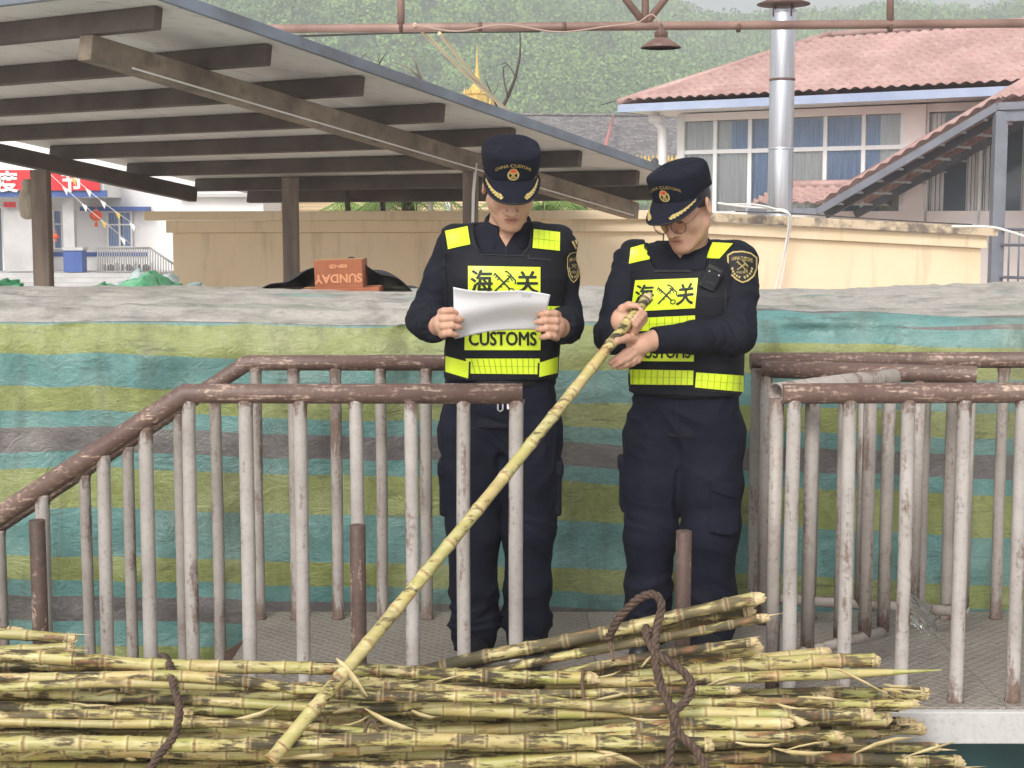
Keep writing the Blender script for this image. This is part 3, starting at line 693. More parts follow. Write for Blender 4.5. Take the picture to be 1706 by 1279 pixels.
zE = P(1130, 190, C0.y).z; zW1 = zat(1135, 205, 0); zWm = zat(1135, 254, 0); zW0 = zat(1135, 352, 0)
fbox('wall', 0, 9, .12, 6, GZ, zE, m_pinkw)
fbox('lintel_band', 0, 9, .0, .118, zW1 + .02, zE, m_pinkw); fbox('sill_wall', 0, 9, 0, .118, GZ, zW0, m_pinkw)
fbox('corner_pier', -.02, .1, -.02, .3, GZ, zE - .01, m_wh)
mull = [1135, 1192, 1250, 1313, 1376, 1440, 1505]
ts = [tpx(x) for x in mull]
for i in range(6):
    t0, t1 = ts[i] + .03, ts[i + 1] - .03
    for (za, zb, row) in ((zWm + .03, zW1, 0), (zW0, zWm - .03, 1)):
        w = fbox('window', t0, t1, .082, .095, za, zb, m_glass)
        kinds = {0: [(0, 1, m_curtw)], 1: [(0, .42, m_curtw), (.42, 1, m_curt)], 2: [(0, 1, m_curt)], 3: [(0, 1, m_curt)], 4: [(0, 1, m_curt)], 5: [(0, .4, m_curt), (.4, 1, m_curtw)]}[i]
        if row and i in (1, 3): kinds = [(0, 1, m_curtw)]
        for (f0, f1, mt_) in kinds:
            g = MB(); g.grid(lambda p, q: FB(t0 + (t1 - t0) * (f0 + (f1 - f0) * p), .056 + .014 * math.sin(p * (f1 - f0) * 30 + i), za + (zb - za) * q), 60, 1); g.build('curtain', mt_, w)
        fbox('pane', t0 - .028, t1 + .028, .026, .030, za - .01, zb + .01, m_pane, w)
for i, t in enumerate(ts): fbox('mullion', t - .03, t + .03, .0, .056, zW0, zW1 + .018, m_frame)
for i in range(6): fbox('transom', ts[i] + .032, ts[i + 1] - .032, .004, .054, zWm - .03, zWm + .03, m_frame)
fbox('pier', ts[-1] + .05, ts[-1] + .35, -.06, .1, GZ, zE - .01, m_pinkw)
t8 = ts[-1] + .36
for i in range(4):
    w = fbox('window', t8 + i * .75 + .02, t8 + i * .75 + .72, .06, .075, zW0 - 1.4, zW1, m_glass)
    for (f0, f1) in ((.02, .3), (.75, .98)):
        g = MB(); g.grid(lambda p, q: FB(t8 + i * .75 + .02 + .7 * (f0 + (f1 - f0) * p), .052 + .01 * math.sin(p * 20), zW0 - 1.4 + (zW1 - zW0 + 1.4) * q), 24, 1); g.build('curtain', m_curtw, w)
    fbox('mullion', t8 + i * .75 - .025, t8 + i * .75 + .018, 0, .056, zW0 - 1.4, zW1 + .018, m_frame)
# eaves, roof planes with waved stepped tiles
OA, OB = .6, .76
zF1, zF0 = P(1032, 174, FB(-OA, -OB, 0).y).z, P(1032, 187, FB(-OA, -OB, 0).y).z
fbox('fascia', -OA, 9.6, -OB - .03, -OB, zF0, zF1, m_fas); fbox('fascia', -OA - .03, -OA, -OB, 6.7, zF0, zF1, m_fas); fbox('soffit', -OA, 9.6, -OB, .4, zF0 + .01, zF0 + .03, m_wh); fbox('soffit', -OA, .2, .402, 6.6, zF0 + .01, zF0 + .03, m_wh)
RUN = 2.35; RISE = P(1370, 60, 24.3).z - zF1; SLP = RISE / RUN
def tiles(nm, fn, L, W, wave=.17, row=.16, par=None, clip=None):
    """fn(a, b, h): a along the eave in metres, b up the slope (plan metres), h off the surface"""
    nu, nr = int(L / wave * 6), int(W / row); vs = []; fs = []
    bs = []
    for r in range(nr): bs += [(r * row, .055), ((r + 1) * row - .004, .0)]
    cols = nu + 1
    for (b, st) in bs:
        for i in range(cols):
            a = L * i / nu; ph = (a / wave) % 1; h = .036 * (.5 + .5 * math.cos(2 * math.pi * ph)) ** .8 + st
            aa = a if clip is None else min(max(a, clip(b)[0]), clip(b)[1])
            vs.append(fn(aa, b, h))
    for j in range(len(bs) - 1):
        for i in range(nu):
            q = j * cols + i; fs.append((q, q + 1, q + 1 + cols, q + cols))
    g = MB(); g.add(vs, fs, False); return g.build(nm, m_tile, par or bd)
tiles('tile_slope', lambda a, b, h: FB(-OA + a, -OB + b, zF1 + b * SLP + h), 10.2, RUN, clip=lambda b: (b, 10.2))
g = MB(); g.add([FB(-OA, -OB, zF1), FB(-OA, 6.6, zF1), FB(-OA + RUN, 6.6 - RUN, zF1 + RISE), FB(-OA + RUN, -OB + RUN, zF1 + RISE)], [(0, 1, 2, 3)]); g.build('end_slope', m_tile, bd, solid=.03)
g = MB(); g.tube([FB(-OA - .02, -OB - .02, zF1 + .03), FB(-OA + RUN, -OB + RUN, zF1 + RISE + .04)], .055, 10); g.build('hip_cap', m_tile, bd)
g = MB(); g.tube([FB(-OA + RUN - .1, -OB + RUN, zF1 + RISE + .02), FB(9.6, -OB + RUN, zF1 + RISE + .02)], .055, 10); g.build('ridge_cap', m_tile, bd)
g = MB(); g.add([FB(-OA + RUN, -OB + RUN, zF1 + RISE), FB(9.6, -OB + RUN, zF1 + RISE), FB(9.6, 6.6, zF1), FB(-OA + .4, 6.6, zF1)], [(0, 1, 2, 3)]); g.build('rear_slope', m_tile, bd, solid=.03)
# white downpipe at the corner
m_pvc = simple('white_pvc', lin(228, 226, 226), None, 4, .4, 0)
c = FB(-.22, -.3, 0)
g = MB(); g.tube([Vector((c.x, c.y, zF0 - .01)), Vector((c.x, c.y, zF0 - .14)), Vector((c.x + .09, c.y, zF0 - .24)), Vector((c.x + .1, c.y, GZ))], .055, 12); g.build('downpipe', m_pvc, bd)
g = MB(); g.lathe([(.11, 0), (.12, .03), (.12, .12)], Vector((c.x, c.y, zF0 - .15)), 16); g.build('rainwater_head', m_pvc, bd)

# ================================================================ covered outdoor stairway in front of it
m_steel = simple('grey_painted_steel', lin(128, 130, 140), lin(112, 114, 124), 3, .5, .05)
m_dsteel = simple('dark_grey_steel', lin(66, 66, 72), lin(84, 84, 90), 3, .55, .05)
S0 = P(1362, 346, 20.5); S1T = 2.32; zS0 = S0.z; zS1 = P(1648, 170, 19.18).z; sS = (zS1 - zS0) / S1T
stw = thing('covered_stairway', 'outdoor stairway under a sloping pink tiled roof at far right', 'stairway', (S0.x + 1, S0.y, GZ))
def SB(t, d, z): return Vector((S0.x, S0.y, z)) + NU * t + Vd * d
HW = 1.1; RG = .30
def zr(t): return zS0 + sS * max(0, min(t, S1T + .12)) if True else 0
def sroof(t0, t1, z_of, nm):
    def near(a, b, h): t = t0 + a; return SB(t, b, z_of(t) + b / HW * RG + h)
    def far(a, b, h): t = t0 + a; return SB(t, 2 * HW - b, z_of(t) + b / HW * RG + h)
    tiles('tile_slope', near, t1 - t0, HW, par=stw); tiles('tile_slope', far, t1 - t0, HW, par=stw)
    g = MB(); g.tube([SB(t0, HW, z_of(t0) + RG + .03), SB(t1, HW, z_of(t1) + RG + .03)], .06, 10); g.build('ridge_cap', m_tile, stw)
    for d in (0, 2 * HW):
        g = MB(); g.bar(SB(t0, d, z_of(t0) - .05), SB(t1, d, z_of(t1) - .05), .05, .09); g.build('edge_beam', m_steel, stw)
sroof(0.002, S1T, lambda t: zS0 + sS * t, 'a'); sroof(-1.0, 0, lambda t: zS0, 'b'); sroof(S1T + .002, S1T + 3.0, lambda t: zS0 + sS * S1T, 'c')
for d, mat_ in ((.5, m_dsteel), (1.5, m_dsteel)):
    g = MB(); g.bar(SB(-.1, d, zS0 - .09), SB(S1T, d, zS0 + sS * S1T - .09), .06, .10); g.build('rafter', mat_, stw)
g = MB(); g.bar(SB(.15, 2.15, zS0 - .28), SB(S1T + .2, 2.15, zS0 + sS * S1T - .18), .08, .18); g.build('stringer_beam', m_dsteel, stw)
for k in range(9):
    t = .15 + k * .27; g = MB(); g.bar(SB(t, .02, zS0 + sS * t - .03), SB(t, 2.16, zS0 + sS * t - .03), .03, .03); g.build('batten', m_greyw, stw)
for (t, d) in ((S1T + .02, .05), (S1T + .02, 1.55), (S1T + 2.6, .05)):
    g = MB(); top = zS0 + sS * S1T; c = SB(t, d, (top + GZ) / 2 - .05); g.box(c, (.15, .15, top - GZ - .12)); g.build('column', m_steel, stw, bevel=.005)
g = MB(); g.bar(SB(S1T, .05, zS0 + sS * S1T - .16), SB(S1T + 2.9, .05, zS0 + sS * S1T - .16), .08, .14); g.build('tie_beam', m_steel, stw)
zl = P(1665, 478, 19.1).z; g = MB(); g.bar(SB(S1T - .2, .8, zl - .05), SB(S1T + 3, .8, zl - .05), 1.6, .1); g.build('landing', m_steel, stw)
for z in (P(1665, 382, 19).z, P(1665, 408, 19).z, P(1665, 462, 19).z):
    g = MB(); g.tube([SB(S1T + .1, -.02, z), SB(S1T + 3, -.02, z)], .018, 8); g.build('landing_rail', m_steel, stw)
for k in range(16):
    g = MB(); a = SB(S1T + .2 + k * .12, -.02, 0); g.tube([(a.x, a.y, zl), (a.x, a.y, P(1665, 382, 19).z)], .012, 8); g.build('landing_baluster', m_steel, stw)
for k in range(8): g = MB(); t = .2 + .27 * k; g.box(SB(t, .8, zl - (S1T - .2 - t) * .55), (.25, 1.3, .03), Matrix.Rotation(math.atan2(NU.y, NU.x), 3, 'Z')); g.build('stair_tread', m_steel, stw)

# ================================================================ steel flue duct
m_duct = Mat('galvanised_duct', .34, .85); v = m_duct.vec((1, 1, 1)); vs = m_duct.vec((14, 14, .35))
m_duct.color(m_duct.mix(m_duct.mask(m_duct.noise(vs, 1.6, 6, .6), .3, .7), lin(176, 180, 190), lin(226, 228, 234))); m_duct.rough(m_duct.math('ADD', m_duct.math('MULTIPLY', m_duct.noise(vs, 2.3, 5), .4), .16)); m_duct.bump(m_duct.noise(m_duct.vec((6, 6, 1.5)), 1.5, 3), .25, .02); m_duct = m_duct.m
m_rustd = simple('rust_dark', lin(110, 84, 74), lin(84, 62, 56), 8, .7, .1)
DY = 17.0; dc = P(1300, 300, DY); dr = 20.5 / F_PX * DY * .99
du = thing('flue_duct', 'tall silver metal flue duct with rain cap in front of the tiled roof', 'duct', (dc.x, DY, GZ))
zj = [GZ, P(1300, 352, DY).z, P(1300, 248, DY).z, P(1300, 133, DY).z, P(1300, 19, DY).z]
for a, b in zip(zj, zj[1:]):
    MB().lathe([(dr * .985, 0), (dr, .01), (dr, b - a - .02), (dr * .985, b - a - .004)], (dc.x, DY, a), 36).build('duct_section', m_duct, du)
for i, z in enumerate(zj[1:]): MB().lathe([(dr * 1.0, -.012), (dr * 1.035, -.008), (dr * 1.035, .012), (dr * 1.0, .016)], (dc.x, DY, z), 36).build('joint_band', m_rustd if i == 2 else m_duct, du)
ztp = P(1300, 8, DY).z
MB().lathe([(.28, 0), (.283, .012), (.13, .07), (.02, .11)], (dc.x, DY, ztp), 28).build('rain_cap', m_rustd, du)
for k in range(4): a = k * math.pi / 2 + .5; MB().tube([(dc.x + math.cos(a) * dr, DY + math.sin(a) * dr, zj[-1] - .06), (dc.x + math.cos(a) * dr, DY + math.sin(a) * dr, ztp + .03)], .01, 6).build('cap_strut', m_rustd, du)

# ================================================================ overhead pipe truss and lamp
m_pipe = simple('brown_painted_pipe', lin(160, 130, 118), lin(126, 98, 88), 3, .55, .1)
PY = 11.2
tr = thing('pipe_truss', 'brown steel pipe truss running across the top of the picture', 'truss', tuple(P(1050, 47, PY)))
ca, cb = P(-260, 53, PY), P(2060, 36, PY)
MB().tube([ca, ca.lerp(cb, .5), cb], .031, 14).build('bottom_chord', m_pipe, tr)
g = MB(); g.tube([ca + Vector((0, 0, .62)), cb + Vector((0, 0, .62))], .031, 14); g.build('top_chord', m_pipe, tr)
for (x0, y0, x1, y1) in ((668, 42, 668, -110), (1483, 38, 1483, -110), (1075, 42, 1075, -110), (1071, 36, 960, -110), (1079, 36, 1190, -110), (305, 5, 318, -30)):
    if x0 == 305: continue
    MB().tube([P(x0, y0, PY), P(x1, y1, PY)], .026, 12).build('web_member', m_pipe, tr)
for (px) in (668, 800, 940, 1230, 1483): MB().tube([P(px - 3, 45, PY), P(px + 3, 45, PY)], .037, 14).build('clamp', m_rustd, tr)
for px in (-255, 2055): c = P(px, 40, PY); MB().box((c.x, PY, (c.z + .75 + GZ) / 2), (.14, .14, c.z + .75 - GZ)).build('column', m_pipe, tr)
cable('cable', 'pale cable wound along the overhead truss pipe to the lamp', [(690, 40, 11.1), (760, 52, 11.1), (840, 41, 11.1), (930, 53, 11.1), (1010, 44, 11.1), (1060, 38, 11.1), (1085, 24, 11.1), (1100, 40, 11.1), (1103, 58, 11.1)], .0055, simple('dusty_cable', lin(176, 150, 136), None, 5, .6, 0))
cable('cable', 'dark wire under the truss pipe near the canopy edge', [(430, 62, 11.3), (560, 58, 11.3), (690, 54, 11.3), (900, 52, 11.2)], .008, bpy.data.materials['dark_wire'])
m_shade = simple('brown_lamp_shade', lin(124, 96, 86), lin(104, 80, 72), 6, .45, .05)
lc = P(1101, 80, 11.0); k = 11.0 / F_PX
lp = thing('pendant_lamp', 'brown industrial pendant lamp hanging from the truss pipe', 'lamp', tuple(lc))
MB().lathe([(33 * k, 0), (33.5 * k, .006), (22 * k, 10 * k), (11 * k, 16 * k), (9 * k, 18 * k), (8.6 * k, 16 * k), (10.6 * k, 14 * k), (21 * k, 8.6 * k), (32.5 * k, 0)], lc, 28).build('shade', m_shade, lp)
MB().lathe([(8 * k, 17 * k), (9 * k, 18 * k), (9 * k, 27 * k), (6 * k, 28 * k), (3 * k, 33 * k), (3 * k, 38 * k)], lc, 18).build('socket', m_rustd, lp)
for i in range(8): a = i * math.pi / 4; MB().box(lc + Vector((math.cos(a) * 9.6 * k, math.sin(a) * 9.6 * k, 22 * k)), (.012, .006, 8 * k), Matrix.Rotation(a, 3, 'Z')).build('cooling_fin', m_rustd, lp)
MB().lathe([(5 * k, 5 * k), (7 * k, 8 * k), (6 * k, 13 * k)], lc, 14).build('bulb', m_frame, lp)
MB().tube([lc + Vector((0, 0, 37 * k)), P(1101, 40, 11.05)], .012, 8).build('stem', m_pipe, lp)
for (p0, p1, nm) in (((691, 40), (862, 198), 'lower'), ((732, 55), (838, 180), 'upper')):
    a, b = P(p0[0], p0[1], 11.15), P(p1[0], p1[1], 13.2); o = MB().tube([a, a.lerp(b, .5) - Vector((0, 0, .02)), b], .013, 8).build('guy_pole', simple('pale_pole', lin(206, 190, 158), None, 5, .6, 0) if nm == 'lower' else bpy.data.materials['pale_pole'], loc=tuple(a))
    tag(o, '%s of two pale thin poles leaning from the truss to the canopy edge' % nm, 'pole')

# ================================================================ hill, forest, stupa, retaining wall, bare trees
sky_pts = [(-700, -260), (300, -240), (800, -120), (1000, -45), (1090, 6), (1124, 18), (1165, 31), (1207, 38), (1232, 33), (1280, 28), (1364, 30), (1420, 23), (1476, 17), (1580, 22), (1612, 30), (1650, 24), (1706, 10), (1900, -60), (2400, -120)]
hx = np.array([p[0] for p in sky_pts], float); hy = np.array([p[1] for p in sky_pts], float)
D0, D1 = 190.0, 650.0
def hill_z(px, q):
    """terrain height on the bearing of photo column px, q = 0 foot .. 1 crest"""
    el = (HORIZON - np.interp(px, hx, hy)) / F_PX * 1.0
    D = D0 + (D1 - D0) * q
    zc = EYE + el * D1 - 15.0
    return D, GZ + (zc - GZ) * (np.sin(np.clip(q, 0, 1) * np.pi / 2) ** 1.15)
m_soil = simple('hill_soil', lin(84, 96, 58), lin(66, 80, 48), .05, .9, 0)
nu, nv = 150, 50; pxs = np.linspace(-700, 2400, nu + 1); Vh = []
for j in range(nv + 1):
    q = j / nv * 1.12; D, z = hill_z(pxs, np.full_like(pxs, min(q, 1))); D = D0 + (D1 - D0) * q
    x = (pxs - 853) / F_PX * D; z = z - (max(0, q - 1) * 200) + 7.0 * vn(np.stack([x, D + 0 * x, 0 * x], 1), .011, 2) * math.sin(min(q, 1) * math.pi)
    Vh.append(np.stack([x, D + 0 * x, z], 1))
Vh = np.array(Vh).reshape(-1, 3); hill = np_mesh('hill', Vh, grid_faces(nu, nv), m_soil); tag(hill, kind='structure')
m_forest = leaf_mat('forest_leaves', lin(74, 108, 50), lin(146, 182, 92), .6)
R_ = np.random.RandomState(5); hill_bvh = BVHTree.FromPolygons([tuple(p) for p in Vh.tolist()], grid_faces(nu, nv).tolist())
verts = []; tone = []
NC = 6000
q = R_.rand(NC) ** .9; pxr = -120 + R_.rand(NC) * 1960
for k in range(NC):
    D = D0 + (D1 - D0) * (q[k] * 1.0); x = (pxr[k] - 853) / F_PX * D
    h = hill_bvh.ray_cast(Vector((x, D, 700)), Vector((0, 0, -1)))
    if h[0] is None: continue
    py = HORIZON - (h[0].z + 4 - EYE) / D * F_PX
    if py > 330 or py < -90: continue
    rr = R_.uniform(2.6, 5.6); nq = int(95 * min(1.6, max(.8, 420 / D))); c = np.array(h[0]) + [0, 0, rr * .7]
    u = R_.randn(nq, 3); u[:, 2] = np.abs(u[:, 2]) * .9 - .25 * (R_.rand(nq) < .35); u[:, 1] -= .5; u /= np.linalg.norm(u, axis=1)[:, None]
    lump = 1 + .35 * vn(u, 1.9, k % 50); pos = c + u * rr * [1.05, 1.05, 1.0] * lump[:, None] * R_.uniform(.78, 1.0, nq)[:, None]
    nrm = u + .75 * R_.randn(nq, 3); nrm /= np.linalg.norm(nrm, axis=1)[:, None]
    t1 = np.cross(nrm, R_.randn(nq, 3)); t1 /= np.linalg.norm(t1, axis=1)[:, None]; t2 = np.cross(nrm, t1)
    s1 = R_.uniform(.42, .85, nq)[:, None] * min(max(D / 480, .45), 1.15); s2 = s1 * R_.uniform(.5, .9, nq)[:, None]
    verts.append(np.stack([pos - t1 * s1, pos + t2 * s2, pos + t1 * s1, pos - t2 * s2], 1).reshape(-1, 3)); tb = R_.uniform(.0, .95)
    tone.append(np.repeat(np.clip(tb + R_.uniform(-.2, .2, nq), 0, 1), 4))
V = np.concatenate(verts); nF = len(V) // 4
forest = np_mesh('forest', V, np.arange(nF * 4).reshape(-1, 4), m_forest, smooth=False); set_attr(forest, 'tone', np.concatenate(tone)); tag(forest, 'dense green forest covering the hazy hillside', 'forest', kind='stuff')
# stone retaining wall with golden fence
m_stone = Mat('grey_stone_slope', .85); v = m_stone.vec((1, .6, 1.1)); vd = m_stone.vor(v, 4.4, 'DISTANCE_TO_EDGE'); vc = m_stone.vor(v, 4.4, 'F1', 'Color')
sep = m_stone.n('SeparateColor'); m_stone.t.links.new(vc, sep.inputs[0]); cc = m_stone.mix(sep.outputs[0], lin(112, 106, 106), lin(150, 144, 142)); cc = m_stone.mix(m_stone.mask(vd, .0, .09), lin(86, 84, 88), cc); m_stone.color(cc); m_stone.bump(vd, .5, .05); m_stone = m_stone.m
rw = thing('retaining_wall', 'grey stone retaining slope below the forest, between canopy and tiled building', 'wall', tuple(P(1010, 300, 70)))
a, b, c2, d2 = P(840, 300, 62), P(1400, 300, 62), P(1400, 196, 74), P(840, 192, 74)
def rwf(p, q_): s = a.lerp(b, p); t_ = d2.lerp(c2, p); w = s.lerp(t_, q_); n_ = .35 * math.sin(p * 40) * math.sin(q_ * 9); return w + Vector((0, n_ * .4, 0))
g = MB(); g.grid(rwf, 60, 20); g.build('stone_slope', m_stone, rw)
MB().tube([d2 + Vector((0, -.1, .05)), c2 + Vector((0, -.1, .05))], .06, 8).build('coping', m_stone, rw)
m_redpole = simple('red_pole', lin(200, 120, 112), None, 4, .6, 0)
for (x0, y0, x1, y1) in ((1008, 246, 1022, 193), (935, 240, 905, 205)): MB().tube([P(x0, y0, 61), P(x1, y1, 72)], .06, 6).build('stair_handrail', m_redpole, rw)
gf = thing('golden_fence', 'low golden ornamental fence below the stone slope', 'fence', tuple(P(1095, 275, 58)))
MB().pxbox(1040, 268, 1130, 276, 58, .15).build('base', m_gold, gf)
for k in range(14): c = P(1043 + k * 6.4, 268, 57.9); MB().add([c + Vector((-.06, 0, 0)), c + Vector((.06, 0, 0)), c + Vector((0, 0, .24)), c + Vector((-.06, .1, 0)), c + Vector((.06, .1, 0)), c + Vector((0, .1, .24))], [(0, 1, 2), (3, 5, 4), (0, 3, 4, 1), (1, 4, 5, 2), (2, 5, 3, 0)]).build('finial', m_gold, gf)
# golden stupa
SY = 78.0; sc0 = P(795, 186, SY); k = SY / F_PX
sp = thing('golden_stupa', 'small golden temple spire rising behind the canopy roof', 'stupa', tuple(sc0.xy) + (GZ,))
MB().lathe([(30 * k, GZ - sc0.z), (30 * k, 0), (26 * k, 2 * k), (26 * k, 10 * k), (22 * k, 12 * k), (22 * k, 26 * k), (25 * k, 28 * k), (19 * k, 31 * k), (15 * k, 36 * k)], sc0, 8, False).build('tiered_base', m_gold, sp)
MB().lathe([(14 * k, 34 * k), (12 * k, 38 * k), (9 * k, 42 * k), (6.5 * k, 48 * k), (7 * k, 50 * k), (5 * k, 52 * k), (5.5 * k, 56 * k), (4 * k, 58 * k), (4.4 * k, 62 * k), (3 * k, 66 * k), (3.4 * k, 69 * k), (2 * k, 74 * k), (2 * k, 84 * k), (.9 * k, 96 * k), (.2 * k, 112 * k)], sc0, 16).build('spire', m_gold, sp)
for i in range(8):
    a = i * math.pi / 4 + .2
    for (rr, zz, s) in ((26, 10, 1), (21, 28, .8)):
        c = sc0 + Vector((math.cos(a) * rr * k, math.sin(a) * rr * k, zz * k)); MB().lathe([(2.6 * s * k, 0), (3.2 * s * k, 3 * s * k), (1.4 * s * k, 8 * s * k), (.1 * k, 14 * s * k)], c, 6).build('flame_finial', m_gold, sp)
# bare trees behind the canopy roof
m_branch = simple('dark_branch', lin(70, 62, 58), lin(94, 86, 80), 6, .9, .2); m_branch2 = simple('pale_branch', lin(140, 134, 122), lin(118, 112, 100), 6, .9, .2)
def bare(label, Y, polys, mat, base_px):
    t = thing('bare_tree', label, 'tree', (P(base_px, 300, Y).x, Y, GZ), 'leafless trees behind the canopy')
    p0 = P(*polys[0][0][0], Y); MB().tube([(p0.x + .2, Y, GZ), (p0.x + .1, Y, (GZ + p0.z) / 2), tuple(p0)], [.04, .03, .022], 8).build('trunk', mat, t)
    for pts, r in polys:
        ps = [P(x, y, Y + .1 * math.sin(i * 2 + x)) for i, (x, y) in enumerate(pts)]; n = len(ps)
        MB().tube(ps, [r * (1 - .75 * i / (n - 1)) for i in range(n)], 7).build('branch', mat, t)
bare('dark leafless branch curving up beside the golden spire', 16.5, [([(832, 190), (848, 157), (859, 128), (866, 95), (867, 72), (866, 52)], .022), ([(846, 160), (840, 135), (838, 112), (846, 108)], .012), ([(829, 180), (820, 160), (812, 140), (809, 124)], .010), ([(859, 128), (850, 112), (842, 104), (832, 108)], .006), ([(820, 160), (828, 148), (832, 130)], .005)], m_branch, 835)
bare('pale leafless branches arching over the canopy edge', 16.0, [([(706, 146), (698, 124), (693, 104), (684, 92), (672, 86)], .018), ([(700, 130), (680, 112), (664, 106), (648, 102)], .012), ([(722, 150), (708, 134), (700, 122)], .012), ([(690, 110), (676, 116), (660, 122)], .006)], m_branch2, 705)
bare('short dark twigs poking over the canopy roof', 15.8, [([(625, 118), (634, 102), (644, 86)], .012), ([(632, 106), (628, 92)], .006), ([(596, 104), (606, 92), (616, 84)], .005)], m_branch, 622)
bare('small dark twig tips left on the canopy edge', 15.6, [([(565, 100), (566, 92), (564, 88)], .008), ([(527, 84), (526, 80)], .006)], m_branch, 566)
# small dark camera-like knob on the canopy corner
c = P(1091, 270, 15.3); g = MB(); g.lathe([(.01, -.035), (.035, -.02), (.038, .01), (.02, .04)], c, 14); o = g.build('bird_knob', m_dsteel, loc=tuple(c)); tag(o, 'small dark round knob at the low end of the canopy roof', 'knob')
# thin high wires over the hill
for i, (p) in enumerate(([(300, 40, 60), (900, 190, 60), (1300, 96, 40)],)): pass
cable('cable', 'thin wire sagging across the hill toward the duct', [(1000, 175, 40), (1090, 150, 38), (1180, 122, 36), (1290, 92, 34)], .012, bpy.data.materials['dark_wire'])
# lattice pylon on the hillside
pc = P(806, 42, 400); py_ = thing('pylon', 'faint grey lattice pylon on the hillside above the spire', 'pylon', tuple(pc)); m_pyl = simple('galvanised_lattice', lin(176, 182, 186), None, 4, .5, 0)
for sx in (-1, 1):
    for sy in (-1, 1): MB().tube([pc + Vector((sx * 1.8, sy * 1.8, -12)), pc + Vector((sx * .5, sy * .5, 16))], .09, 5).build('leg', m_pyl, py_)
for kx_ in range(7):
    z = -10 + 3.5 * kx_; w = 1.8 - 1.3 * (z + 12) / 28; w2 = 1.8 - 1.3 * (z + 15.5) / 28
    MB().tube([pc + Vector((-w, -w, z)), pc + Vector((w2, -w2, z + 3.5))], .06, 5).build('brace', m_pyl, py_); MB().tube([pc + Vector((w, -w, z)), pc + Vector((-w2, -w2, z + 3.5))], .06, 5).build('brace', m_pyl, py_)

# ================================================================ haze
hz = MB(); hz.box((0, 350, 88), (860, 830, 180.4)); hm = bpy.data.materials.new('haze_air'); hm.use_nodes = True; ht = hm.node_tree; ht.nodes.clear()
hv = ht.nodes.new('ShaderNodeVolumePrincipled'); hv.inputs['Color'].default_value = (.93, .96, 1, 1); hv.inputs['Density'].default_value = .0020; hv.inputs['Anisotropy'].default_value = .1
ho = ht.nodes.new('ShaderNodeOutputMaterial'); ht.links.new(hv.outputs[0], ho.inputs['Volume'])
haze = hz.build('haze', hm); tag(haze, kind='stuff')
